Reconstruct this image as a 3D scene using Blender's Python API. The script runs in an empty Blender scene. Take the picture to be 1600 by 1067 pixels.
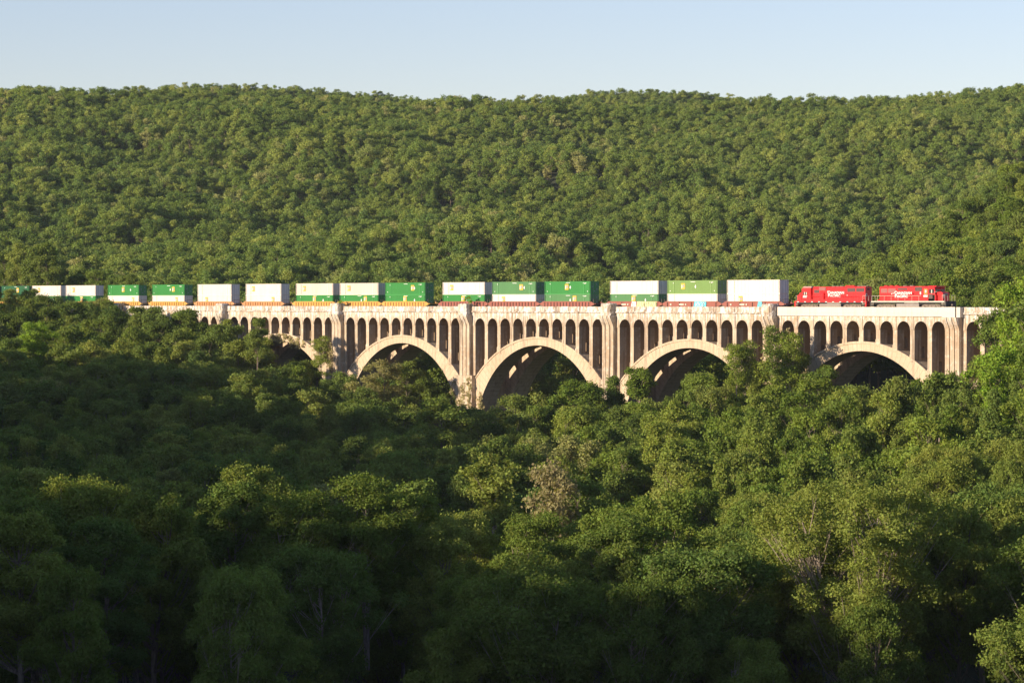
import bpy, bmesh, math, random
import numpy as np
from mathutils import Vector, Matrix
D = bpy.data; SC = bpy.context.scene
C = SC.collection
RAD = math.radians
random.seed(7); RNG = np.random.default_rng(7)

# ------------------------------------------------------------------ camera, sky, sun, exposure
# world frame: the viaduct runs along X, its near face is Y=0, top of its parapet is Z=0 (metres)
PHI = RAD(51.0); cP, sP = math.cos(PHI), math.sin(PHI)
FPX = 4754.0; Z0 = 704.0; HOR = 472.0; EYE = 1.0
RV = (cP, sP); DV = (-sP, cP)
CAM = (-Z0*DV[0], -Z0*DV[1])
cam = D.objects.new('camera', D.cameras.new('camera')); C.objects.link(cam)
cam.location = (CAM[0], CAM[1], EYE)
pitch = -math.atan((533.5-HOR)/FPX)
vd = Vector((DV[0]*math.cos(pitch), DV[1]*math.cos(pitch), math.sin(pitch)))
cam.rotation_euler = vd.to_track_quat('-Z', 'Y').to_euler()
cam.data.sensor_width = 36; cam.data.lens = FPX/1600*36
cam.data.clip_start = 1; cam.data.clip_end = 20000
SC.camera = cam
HAZE = .000025
SUN_A, SUN_E = RAD(10), RAD(13.0)
tr = Vector((math.sin(SUN_A)*math.cos(SUN_E), math.cos(SUN_A)*math.cos(SUN_E), -math.sin(SUN_E)))
w = D.worlds.new('World'); SC.world = w; w.use_nodes = True
nt = w.node_tree; bgn = nt.nodes['Background']
sky = nt.nodes.new('ShaderNodeTexSky'); sky.sky_type = 'NISHITA'; sky.sun_disc = False
sky.sun_elevation = SUN_E; sky.sun_rotation = math.pi + SUN_A
sky.air_density = 1.0; sky.dust_density = 0.35; sky.ozone_density = 1.6; sky.altitude = 300
tint = nt.nodes.new('ShaderNodeMix'); tint.data_type = 'RGBA'; tint.blend_type = 'MULTIPLY'; tint.inputs[0].default_value = 1
nt.links.new(sky.outputs[0], tint.inputs[6]); tint.inputs[7].default_value = (1.05, .95, 1.13, 1)
nt.links.new(tint.outputs[2], bgn.inputs[0]); bgn.inputs[1].default_value = 0.10
sl = D.lights.new('sun', 'SUN'); sl.energy = 5.0; sl.angle = RAD(0.53); sl.color = (1.0, 0.84, 0.64)
so = D.objects.new('sun', sl); C.objects.link(so); so.rotation_euler = tr.to_track_quat('-Z', 'Y').to_euler()
so.location = (0, -300, 200)
vs = SC.view_settings; vs.view_transform = 'Standard'; vs.look = 'None'; vs.exposure = 0.7; vs.gamma = 1; vs.use_curve_mapping = False
cy = SC.cycles; cy.max_bounces = 5; cy.diffuse_bounces = 3; cy.glossy_bounces = 2; cy.transmission_bounces = 2
cy.volume_bounces = 0; cy.transparent_max_bounces = 4; cy.caustics_reflective = False; cy.caustics_refractive = False

def wxy(r, d): return CAM[0]+r*RV[0]+d*DV[0], CAM[1]+r*RV[1]+d*DV[1]
def hit(u, Y=0.0):
    q = (u-800)/FPX; dx = DV[0]+q*RV[0]; dy = DV[1]+q*RV[1]
    t = (Y-CAM[1])/dy
    return CAM[0]+t*dx

# ------------------------------------------------------------------ helpers
def tag(o, label=None, cat=None, group=None, kind=None):
    if label: o['label'] = label
    if cat: o['category'] = cat
    if group: o['group'] = group
    if kind: o['kind'] = kind
    return o
def empty(name, loc=(0, 0, 0), rz=0):
    o = D.objects.new(name, None); C.objects.link(o); o.location = loc; o.rotation_euler = (0, 0, rz); o.empty_display_size = .5
    return o
def link(name, me, parent=None, loc=(0, 0, 0), kind=None):
    o = D.objects.new(name, me); C.objects.link(o); o.location = loc
    if parent: o.parent = parent
    if kind: o['kind'] = kind
    return o
class MB:
    def __init__(s): s.v = []; s.f = []; s.m = []; s.ms = []
    def mat(s, m):
        if m not in s.ms: s.ms.append(m)
        return s.ms.index(m)
    def add(s, vs, fs, m=None):
        b = len(s.v); s.v += [tuple(v) for v in vs]; s.f += [tuple(i+b for i in f) for f in fs]
        s.m += [s.mat(m) if m else 0]*len(fs)
    def box(s, x0, x1, y0, y1, z0, z1, m=None):
        s.add([(x0,y0,z0),(x1,y0,z0),(x1,y1,z0),(x0,y1,z0),(x0,y0,z1),(x1,y0,z1),(x1,y1,z1),(x0,y1,z1)],
              [(0,3,2,1),(4,5,6,7),(0,1,5,4),(1,2,6,5),(2,3,7,6),(3,0,4,7)], m)
    def prism_x(s, prof, x0, x1, m=None):       # prof: (y,z) counter-clockwise seen from +X
        n = len(prof)
        s.add([(x0, p[0], p[1]) for p in prof]+[(x1, p[0], p[1]) for p in prof],
              [tuple(range(n-1, -1, -1)), tuple(range(n, 2*n))]+[(i, (i+1) % n, n+(i+1) % n, n+i) for i in range(n)], m)
    def prism_y(s, prof, y0, y1, m=None):       # prof: (x,z) counter-clockwise seen from -Y
        n = len(prof)
        s.add([(p[0], y0, p[1]) for p in prof]+[(p[0], y1, p[1]) for p in prof],
              [tuple(range(n)), tuple(range(2*n-1, n-1, -1))]+[(i, n+i, n+(i+1) % n, (i+1) % n) for i in range(n)], m)
    def tube(s, pts, rs, n=6, m=None, cap=False):
        vs = []; fs = []; pts = [Vector(p) for p in pts]
        for i, p in enumerate(pts):
            t = (pts[min(i+1, len(pts)-1)]-pts[max(i-1, 0)]).normalized()
            a = t.orthogonal().normalized() if i == 0 else (a-t*a.dot(t)).normalized()
            b = t.cross(a); r = rs[i] if hasattr(rs, '__len__') else rs
            for k in range(n):
                g = 2*math.pi*k/n; vs.append(p+a*(r*math.cos(g))+b*(r*math.sin(g)))
        for i in range(len(pts)-1):
            for k in range(n): fs.append((i*n+k, i*n+(k+1) % n, (i+1)*n+(k+1) % n, (i+1)*n+k))
        if cap: fs += [tuple(range(n-1, -1, -1)), tuple((len(pts)-1)*n+k for k in range(n))]
        s.add(vs, fs, m)
    def mesh(s, name, m=None):
        me = D.meshes.new(name); me.from_pydata(s.v, [], s.f)
        for x in (s.ms if s.ms else [m]): me.materials.append(x)
        if s.ms: me.polygons.foreach_set('material_index', s.m)
        me.update(); return me
    def build(s, name, m=None, parent=None, loc=(0, 0, 0), kind=None):
        return link(name, s.mesh(name, m), parent, loc, kind)
def copy_tree(o, parent=None):
    c = o.copy(); C.objects.link(c)
    if parent: c.parent = parent
    for ch in list(o.children): copy_tree(ch, c)
    return c
def text_mesh(s, size, m, extrude=0.0, offset=0.0):
    cu = D.curves.new('lettering', 'FONT'); cu.body = s; cu.size = size; cu.offset = offset; cu.extrude = extrude
    cu.align_x = 'CENTER'; cu.align_y = 'CENTER'; cu.resolution_u = 3
    o = D.objects.new('lettering', cu); C.objects.link(o); bpy.context.view_layer.update()
    me = D.meshes.new_from_object(o.evaluated_get(bpy.context.evaluated_depsgraph_get()))
    D.objects.remove(o); me.materials.clear(); me.materials.append(m); return me

# ------------------------------------------------------------------ materials
def newmat(name):
    m = D.materials.new(name); m.use_nodes = True; n = m.node_tree
    return m, n, n.nodes['Principled BSDF']
def N(n, t, **kw):
    x = n.nodes.new(t)
    for k, v in kw.items():
        if k in x.inputs.keys() if isinstance(k, str) else False: x.inputs[k].default_value = v
        else: setattr(x, k, v)
    return x
def noise(n, scale, detail=4, vec=None, rough=.55):
    x = n.nodes.new('ShaderNodeTexNoise'); x.inputs['Scale'].default_value = scale; x.inputs['Detail'].default_value = detail
    x.inputs['Roughness'].default_value = rough
    if vec is not None: n.links.new(vec, x.inputs['Vector'])
    return x.outputs['Fac']
def ramp(n, fac, stops, interp='LINEAR'):
    r = n.nodes.new('ShaderNodeValToRGB'); r.color_ramp.interpolation = interp
    e = r.color_ramp.elements
    while len(e) < len(stops): e.new(.5)
    for i, (p, c) in enumerate(stops): e[i].position = p; e[i].color = (*c, 1) if len(c) == 3 else c
    n.links.new(fac, r.inputs[0]); return r.outputs['Color']
def mix(n, a, b, fac, mode='MIX'):
    x = n.nodes.new('ShaderNodeMix'); x.data_type = 'RGBA'; x.blend_type = mode
    for s, v in ((6, a), (7, b), (0, fac)):
        if hasattr(v, 'links') or hasattr(v, 'is_linked'): n.links.new(v, x.inputs[s])
        else: x.inputs[s].default_value = (*v, 1) if isinstance(v, tuple) else v
    return x.outputs[2]
def math_(n, op, a, b=0.0, c=0.0):
    x = n.nodes.new('ShaderNodeMath'); x.operation = op
    for i, v in enumerate((a, b, c)):
        if hasattr(v, 'is_linked'): n.links.new(v, x.inputs[i])
        else: x.inputs[i].default_value = v
    return x.outputs[0]
def bump(n, h, bs, strength=.4, dist=.1):
    x = n.nodes.new('ShaderNodeBump'); x.inputs['Strength'].default_value = strength; x.inputs['Distance'].default_value = dist
    n.links.new(h, x.inputs['Height']); n.links.new(x.outputs[0], bs.inputs['Normal'])
def pos(n): return n.nodes.new('ShaderNodeNewGeometry').outputs['Position']
def mapping(n, vec, scale):
    x = n.nodes.new('ShaderNodeMapping'); x.inputs['Scale'].default_value = scale
    n.links.new(vec, x.inputs['Vector']); return x.outputs[0]

def paint(name, col, rough=.5, dirt=.25, dcol=(.12, .09, .06), scale=1.2, metal=0.0, streak=True):
    m, n, b = newmat(name); p = pos(n)
    f1 = noise(n, scale, 5, mapping(n, p, (1, 1, .25) if streak else (1, 1, 1)), .65)
    f2 = noise(n, .25, 3, p)
    k = ramp(n, f1, [(.45, (0, 0, 0)), (.8, (1, 1, 1))])
    c0 = mix(n, col, tuple(x*.82 for x in col), f2)
    c1 = mix(n, c0, dcol, math_(n, 'MULTIPLY', k, dirt))
    n.links.new(c1, b.inputs['Base Color']); b.inputs['Roughness'].default_value = rough; b.inputs['Metallic'].default_value = metal
    return m
def concrete(name, base, brown, pale, stain=1.0, radial=False, tone=1.0):
    m, n, b = newmat(name); p = pos(n)
    sep = n.nodes.new('ShaderNodeSeparateXYZ'); n.links.new(p, sep.inputs[0])
    big = noise(n, .12, 4, p); med = noise(n, .9, 6, p, .7); st = noise(n, 1.3, 5, mapping(n, p, (1, 1, .12)), .6)
    fine = noise(n, 5, 5, p, .7)
    c = mix(n, base, brown, ramp(n, big, [(.38, (0, 0, 0)), (.68, (.75,)*3)]))
    c = mix(n, c, brown, math_(n, 'MULTIPLY', ramp(n, st, [(.5, (0,)*3), (.72, (1,)*3)]), .55*stain))
    c = mix(n, c, pale, math_(n, 'MULTIPLY', ramp(n, med, [(.52, (0,)*3), (.64, (1,)*3)]), .5*stain))
    # lime streaks washing down from the cornice joint, worn brown band along the parapet
    zl = n.nodes.new('ShaderNodeMapRange'); n.links.new(sep.outputs['Z'], zl.inputs[0])
    for i, v in ((1, -4.3), (2, -1.9), (3, 0), (4, 1)): zl.inputs[i].default_value = v
    lime = math_(n, 'MULTIPLY', ramp(n, noise(n, 1.1, 5, mapping(n, p, (1, 1, .35)), .7), [(.47, (0,)*3), (.57, (1,)*3)]), zl.outputs[0])
    c = mix(n, c, (.62, .59, .55), math_(n, 'MULTIPLY', lime, .8*stain))
    dk = math_(n, 'MULTIPLY', ramp(n, noise(n, 2.2, 6, mapping(n, p, (1, 1, 1.4)), .75), [(.58, (0,)*3), (.7, (1,)*3)]), .45*stain)
    c = mix(n, c, (.12, .095, .075), dk)
    run = math_(n, 'MULTIPLY', ramp(n, noise(n, .8, 6, mapping(n, p, (1.6, 1.6, .07)), .65), [(.52, (0,)*3), (.64, (1,)*3)]), .6*stain)
    c = mix(n, c, (.17, .12, .085), run)
    if radial:
        tc = n.nodes.new('ShaderNodeTexCoord'); s2 = n.nodes.new('ShaderNodeSeparateXYZ'); n.links.new(tc.outputs['Object'], s2.inputs[0])
        an = math_(n, 'ARCTAN2', s2.outputs['X'], math_(n, 'ADD', s2.outputs['Z'], 34.0))
        fr = math_(n, 'FRACT', math_(n, 'MULTIPLY', an, 21.0))
        ln = math_(n, 'LESS_THAN', fr, .1)
        c = mix(n, c, (.2, .15, .11), math_(n, 'MULTIPLY', ln, .45))
    lines = math_(n, 'FRACT', math_(n, 'MULTIPLY', sep.outputs['Z'], .8))
    c = mix(n, c, (.22, .17, .13), math_(n, 'MULTIPLY', math_(n, 'LESS_THAN', lines, .05), .22))
    if tone != 1.0: c = mix(n, c, (tone,)*3, 1.0, 'MULTIPLY')
    n.links.new(c, b.inputs['Base Color']); b.inputs['Roughness'].default_value = .9
    bump(n, math_(n, 'ADD', med, math_(n, 'MULTIPLY', fine, .5)), b, .8, .12)
    return m
M = {}
M['conc'] = concrete('weathered_concrete', (.50, .405, .295), (.36, .245, .15), (.62, .56, .46), 1.35)
M['ring'] = concrete('arch_concrete', (.53, .415, .285), (.44, .32, .205), (.59, .52, .42), .7, True)
M['rough'] = concrete('spalled_concrete', (.44, .36, .275), (.28, .19, .115), (.66, .60, .51), 1.6)
M['new'] = concrete('new_concrete', (.63, .56, .47), (.56, .48, .39), (.68, .62, .53), .22)
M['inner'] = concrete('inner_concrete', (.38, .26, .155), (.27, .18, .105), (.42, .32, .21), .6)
M['white'] = paint('white_container_paint', (.82, .77, .71), .45, .18, (.35, .22, .14))
M['cream'] = paint('cream_container_paint', (.78, .68, .58), .5, .22, (.35, .2, .12))
M['green'] = paint('green_container_paint', (.05, .27, .06), .4, .15, (.04, .08, .04))
M['dull_green'] = paint('sun_faded_green_paint', (.10, .26, .095), .5, .2, (.06, .10, .05))
M['light_green'] = paint('pale_green_paint', (.20, .33, .09), .5, .2, (.1, .14, .06))
M['dark_green'] = paint('dark_green_paint', (.025, .13, .05), .5, .2, (.02, .05, .03))
M['yellow_car'] = paint('yellow_car_paint', (.60, .33, .07), .5, .45, (.28, .12, .04))
M['orange_car'] = paint('orange_car_paint', (.52, .25, .10), .5, .45, (.28, .11, .05))
M['yellow_rib'] = paint('dark_streaked_yellow_paint', (.30, .15, .05), .6, .5, (.16, .07, .03)); M['red_rib'] = paint('dark_oxide_paint', (.13, .05, .04), .7, .4, (.07, .04, .03))  # well-car ribs, a darker brown than the side sills
M['red_car'] = paint('oxide_red_car_paint', (.30, .09, .06), .6, .5, (.14, .06, .04))
M['red'] = paint('locomotive_red_paint', (.70, .028, .028), .32, .22, (.28, .03, .03))
M['stripe'] = paint('cream_stripe_paint', (.62, .54, .44), .5, .3)
M['grime'] = paint('grimy_running_gear', (.20, .155, .12), .8, .6, (.05, .04, .03), 3)
M['tank'] = paint('grey_tank_paint', (.30, .26, .23), .7, .5, (.1, .08, .06))
M['black'] = paint('black_paint', (.022, .02, .02), .6, .2)
M['grille'] = paint('dusty_grille', (.10, .055, .05), .7, .3)
M['lt_grille'] = paint('pink_dusted_grille', (.34, .12, .11), .7, .3)
M['steel'] = paint('rail_steel', (.22, .17, .14), .4, .5, (.15, .07, .04), metal=.3)
M['white_mark'] = paint('white_marking', (.8, .78, .74), .5, .05)
M['yellow_mark'] = paint('yellow_marking', (.72, .42, .04), .5, .1)
M['grey_mark'] = paint('grey_marking', (.30, .30, .34), .5, .1)
M['cyan_mark'] = paint('cyan_spray_paint', (.10, .50, .60), .5, .1, (.4, .7, .75))
M['lime_mark'] = paint('pale_yellow_spray_paint', (.68, .66, .34), .5, .2, (.5, .55, .3))
M['ballast'] = paint('ballast', (.20, .17, .14), .95, .4, scale=8, streak=False)
M['wood'] = paint('sleeper_wood', (.10, .075, .055), .9, .3)
g, n_, b_ = newmat('cab_glass'); b_.inputs['Base Color'].default_value = (.03, .035, .04, 1); b_.inputs['Roughness'].default_value = .08; M['glass'] = g
def bark(name, c1, c2):
    m, n, b = newmat(name); tc = n.nodes.new('ShaderNodeTexCoord')
    f = noise(n, 3, 5, mapping(n, tc.outputs['Object'], (2, 2, .4)))
    n.links.new(ramp(n, f, [(.35, c1), (.65, c2)]), b.inputs['Base Color']); b.inputs['Roughness'].default_value = .95
    return m
M['bark'] = bark('bark', (.12, .09, .065), (.25, .20, .15))
M['pale_bark'] = bark('pale_bark', (.22, .17, .13), (.42, .34, .27))
TONE = (1.75, 1.62, 1.55)
def leaf(name, cols, gloss=.0):
    m, n, b = newmat(name); n.nodes.remove(b)
    out = n.nodes['Material Output']
    oi = n.nodes.new('ShaderNodeObjectInfo'); ge = n.nodes.new('ShaderNodeNewGeometry')
    patch = n.nodes.new('ShaderNodeTexNoise'); patch.inputs['Scale'].default_value = .012; patch.inputs['Detail'].default_value = 2
    n.links.new(oi.outputs['Location'], patch.inputs['Vector'])
    f = math_(n, 'ADD', math_(n, 'MULTIPLY', oi.outputs['Random'], .72), math_(n, 'MULTIPLY', math_(n, 'SUBTRACT', patch.outputs['Fac'], .22), .55))
    c = mix(n, ramp(n, f, cols), (TONE[0], TONE[1], TONE[2]), 1.0, 'MULTIPLY')
    isl = ge.outputs['Random Per Island']
    hs = n.nodes.new('ShaderNodeHueSaturation'); n.links.new(c, hs.inputs['Color'])
    n.links.new(math_(n, 'MULTIPLY_ADD', isl, .035, .483), hs.inputs['Hue'])
    n.links.new(math_(n, 'MULTIPLY_ADD', isl, .6, .75), hs.inputs['Value'])
    d = n.nodes.new('ShaderNodeBsdfDiffuse'); t = n.nodes.new('ShaderNodeBsdfTranslucent'); n.links.new(hs.outputs[0], d.inputs[0])
    tc = mix(n, hs.outputs[0], (1.25, 1.3, .5), 1.0, 'MULTIPLY'); n.links.new(tc, t.inputs[0])
    mx = n.nodes.new('ShaderNodeMixShader'); mx.inputs[0].default_value = .38
    n.links.new(d.outputs[0], mx.inputs[1]); n.links.new(t.outputs[0], mx.inputs[2])
    last = mx.outputs[0]
    if gloss:
        gl = n.nodes.new('ShaderNodeBsdfGlossy'); gl.inputs['Roughness'].default_value = .45; gl.inputs[0].default_value = (.8, .85, .7, 1)
        m2 = n.nodes.new('ShaderNodeMixShader'); m2.inputs[0].default_value = gloss
        n.links.new(last, m2.inputs[1]); n.links.new(gl.outputs[0], m2.inputs[2]); last = m2.outputs[0]
    n.links.new(last, out.inputs[0]); return m
GR = [(0.0, (.045, .068, .020)), (.15, (.066, .098, .024)), (.3, (.105, .145, .032)), (.42, (.072, .112, .032)), (.52, (.135, .165, .038)), (.62, (.085, .120, .030)),
      (.72, (.165, .190, .048)), (.82, (.095, .135, .034)), (.9, (.185, .190, .075)), (1.0, (.14, .135, .06))]
M['leaf'] = leaf('summer_leaves', GR)
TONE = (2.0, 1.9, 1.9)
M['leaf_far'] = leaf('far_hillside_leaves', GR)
TONE = (1.75, 1.62, 1.42)
M['leaf_near'] = leaf('summer_leaves_near', [(p, c) for p, c in GR[:-2]]+[(.92, (.13, .165, .04)), (1.0, (.10, .14, .035))])
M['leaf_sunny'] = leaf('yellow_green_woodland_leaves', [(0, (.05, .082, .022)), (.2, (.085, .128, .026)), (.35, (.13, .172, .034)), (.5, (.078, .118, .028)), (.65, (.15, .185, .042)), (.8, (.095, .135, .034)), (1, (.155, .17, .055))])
M['leaf_bright'] = leaf('yellow_green_leaves', [(0, (.11, .19, .028)), (1, (.14, .205, .03))])
M['leaf_dry'] = leaf('greyish_dry_leaves', [(0, (.16, .15, .085)), (1, (.18, .165, .10))])
m, n, b = newmat('forest_floor')
n.links.new(ramp(n, noise(n, .3, 6, pos(n)), [(.3, (.022, .03, .012)), (.7, (.05, .055, .025))]), b.inputs['Base Color']); b.inputs['Roughness'].default_value = 1; M['soil'] = m

# ------------------------------------------------------------------ terrain: canopy height seen from the valley side, ground = canopy - tree height
PIER0, SPAN = -16.5, 51.6
ctrl = [  # (u, depth, pixel row of the canopy)
 (0,870,460),(60,862,458),(130,850,468),(200,825,475),(300,800,484),(400,775,492),(436,768,552),(480,755,582),(540,742,590),(620,722,596),(700,700,630),(745,695,668),(800,672,708),
 (868,662,610),(950,648,590),(1050,636,590),(1160,618,580),(1220,612,575),(1310,600,592),(1350,595,608),(1400,592,622),(1450,588,636),(1480,560,650),(1510,582,650),(1520,550,650),(1548,570,610),(1585,550,515),(1625,545,465),(1700,545,450),
 (-100,850,462),(-100,700,600),(0,760,535),(0,650,640),(0,520,740),(150,700,575),(200,600,680),(300,700,580),(300,560,700),(420,650,625),(450,540,705),(600,640,655),(600,520,728),
 (700,600,690),(720,480,740),(-100,500,760),
 (800,560,740),(800,450,790),(900,560,690),(940,460,775),(900,610,640),(1000,540,655),(1040,450,735),(1100,560,630),(1150,470,700),(1250,540,630),(1250,430,735),(1350,540,640),(1400,430,725),
 (1500,500,625),(1500,400,745),(1600,470,560),(1600,390,690),(1700,400,640),(1700,480,520),
 (-100,275,800),(0,270,800),(100,275,800),(200,280,812),(290,300,800),(370,305,750),(470,305,765),(575,305,752),(690,300,800),(760,300,850),(850,300,825),(950,295,805),(1010,300,830),(1100,285,815),
 (1200,280,812),(1320,275,780),(1420,280,800),(1520,285,820),(1600,285,820),(1700,290,800),
 (-100,335,900),(0,335,900),(300,350,900),(450,350,880),(600,350,880),(750,350,920),(850,350,900),(1100,335,890),(1400,335,880),(1600,335,860),
 (0,400,800),(300,430,790),(600,430,800),(850,400,850),(1100,400,830),(1400,390,770),(1600,370,730),
 (-100,238,960),(100,240,960),(300,250,965),(500,255,950),(700,250,980),(900,250,970),(1100,240,970),(1300,235,985),(1500,240,960),(1700,240,940),
 (-100,205,1110),(200,205,1110),(500,210,1110),(800,210,1110),(1100,205,1110),(1400,205,1110),(1700,205,1100),
 (100,150,1330),(500,150,1330),(900,150,1330),(1300,150,1330),(1600,150,1330),
 (0,940,452),(60,930,438),(250,900,520),(450,880,550),(660,800,560),(870,770,560),(1080,740,555),(1300,700,556),(1500,690,540),(1600,680,500),
 (200,1000,510),(600,960,540),(900,950,540),(1200,920,520)]
CR = np.array([((u-800)/FPX*d, d, EYE-(y-HOR)/FPX*d) for u, d, y in ctrl]
 + [(-220,150,35),(-230,260,34),(-235,380,35),(-240,500,37),(-245,620,31),(-250,740,19),(-255,860,14),(-270,960,16),(-380,200,45),(-380,500,45),(-400,800,45),
    (-110,230,-8),(-130,380,-10),(-160,520,-8),(-175,650,-4),(-185,760,2),(-60,60,6),(60,60,2),(-130,60,20),(150,60,10),(0,20,12),(-200,-100,40),(200,-100,40),(0,-100,30),
    (180,200,-10),(200,400,0),(220,600,15),(260,800,30),(0,90,-8)])
def interp1(u, pts): return np.interp(u, [p[0] for p in pts], [p[1] for p in pts])
RIDGE1 = [(-300,138),(0,139),(100,135),(230,133),(300,139),(400,144),(560,151),(680,149),(760,146),(860,146),(900,154),(1000,158),(1150,148),(1230,141),(1380,144),(1470,140),(1560,134),(1650,130),(1900,120)]
RIDGE2 = [(-300,190),(100,180),(200,150),(260,130),(330,128),(480,134),(600,144),(700,156),(800,162),(860,154),(920,141),(990,137),(1080,140),(1150,148),(1250,175),(1900,190)]
SPUR = [(1150,520),(1250,462),(1350,418),(1430,372),(1500,322),(1560,285),(1620,250),(1750,180),(1900,120)]
def vnoise(x, y, s, seed):
    r = np.random.default_rng(seed).random((64, 64))
    X = x/s; Y = y/s; xi = np.floor(X).astype(int); yi = np.floor(Y).astype(int); fx = X-xi; fy = Y-yi
    fx = fx*fx*(3-2*fx); fy = fy*fy*(3-2*fy)
    g = lambda a, b: r[a % 64, b % 64]
    return (g(xi,yi)*(1-fx)+g(xi+1,yi)*fx)*(1-fy)+(g(xi,yi+1)*(1-fx)+g(xi+1,yi+1)*fx)*fy-.5
def canopy(r, d):
    r = np.asarray(r, float); d = np.asarray(d, float); sh = r.shape; r = r.ravel(); d = d.ravel()
    num = np.zeros_like(r); den = np.zeros_like(r)
    for a, b, h in CR:
        q = 1/((r-a)**2+(d-b)**2*.8+14**2)**2.0; num += q*h; den += q
    base = num/den
    dd = np.maximum(d, 60); u = 800+FPX*r/dd
    t = np.clip((d-1060)/690, 0, 1); y1 = 470-(470-interp1(u, RIDGE1))*t**.9
    hill = EYE-(y1-HOR)/FPX*np.minimum(d, 1750)
    gul = vnoise(r*.8+d*.6, d*.35-r*.3, 62, 3)*26+vnoise(r, d, 34, 5)*8
    hill = hill+gul*np.clip((d-1060)/200, 0, 1)*np.clip((1790-d)/240, .14, 1)
    hill = np.where(d > 1750, hill-(d-1750)*.16, hill)
    y2 = interp1(u, RIDGE2); t2 = np.clip((d-1950)/300, 0, 1)
    h2 = (EYE-(y2-HOR)/FPX*2250)*t2+(1-t2)*60-np.maximum(d-2250, 0)*.12
    hill = np.where(d > 1850, np.maximum(hill, h2), hill)
    k = np.clip((d-980)/120, 0, 1); k = k*k*(3-2*k)
    out = base*(1-k)+hill*k
    ys = interp1(u, SPUR); ts = np.clip((d-(640-(u-1500)*.06))/360, 0, 1)
    hs = EYE-((488-(488-ys)*ts)-HOR)/FPX*np.minimum(d, 1000)-np.maximum(d-1000, 0)*.35+vnoise(r, d, 40, 9)*8*ts
    hs = np.where((d > 640) & (u > 1180), hs, -99); out = np.maximum(out, hs)
    out = np.where(d < 130, np.minimum(out, 14-(d/130)*30+np.abs(r)*.25), out)
    return out.reshape(sh)
def treeheight(d): return np.where(np.asarray(d) > 1000, 12.5, np.where(np.asarray(d) > 420, 15.0, 17.0))
def ground(r, d):
    r = np.asarray(r, float); d = np.asarray(d, float)
    h = canopy(r, d)-np.interp(d, [0, 80, 130, 380, 460, 950, 1100], [14, 15, 19, 19, 17, 17, 13])
    x = CAM[0]+r*RV[0]+d*DV[0]; y = CAM[1]+r*RV[1]+d*DV[1]
    # embankment and cutting where the railway leaves the viaduct; the ground stays under its deck
    k = np.clip(1-np.abs(y-6.8)/22+.45, 0, 1)
    line = np.where(x < -200, -1.35, np.where(x > 200, -1.35, np.minimum(-8, h)))
    h = np.where((np.abs(x) < 200), np.minimum(h, -8+h*0+np.abs(y-6.8)*.6), h*(1-k)+np.minimum(line, 99)*k)
    h = np.where(np.hypot(r, d) < 40, np.minimum(h, -0.9-np.maximum(d, 0)*.12), h)
    return h
rs = np.concatenate([np.linspace(-3500, -800, 10), np.arange(-700, 701, 10.0), np.linspace(800, 3500, 10)])
ds = np.concatenate([np.linspace(-2000, -400, 8), np.arange(-300, 1000, 9.0), np.arange(1000, 2500, 14.0), np.linspace(2600, 5500, 10)])
Rg, Dg = np.meshgrid(rs, ds)
Hg = ground(np.clip(Rg, -700, 700), np.clip(Dg, -300, 2500))
far = np.clip((np.abs(Rg)-700)/1500, 0, 1)+np.clip((Dg-2500)/3000, 0, 1)+np.clip((-300-Dg)/2000, 0, 1)
Hg = Hg*(1-np.clip(far, 0, 1))-20*np.clip(far, 0, 1)
me = D.meshes.new('ground'); nr, nd = len(rs), len(ds)
V = np.stack([CAM[0]+Rg*RV[0]+Dg*DV[0], CAM[1]+Rg*RV[1]+Dg*DV[1], Hg], -1).reshape(-1, 3)
ii = np.arange(nr-1)[None, :]+np.arange(nd-1)[:, None]*nr
F = np.stack([ii, ii+1, ii+nr+1, ii+nr], -1).reshape(-1, 4)
me.from_pydata(V.tolist(), [], F.tolist()); me.materials.append(M['soil']); me.shade_smooth()
link('ground', me, kind='structure')

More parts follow.
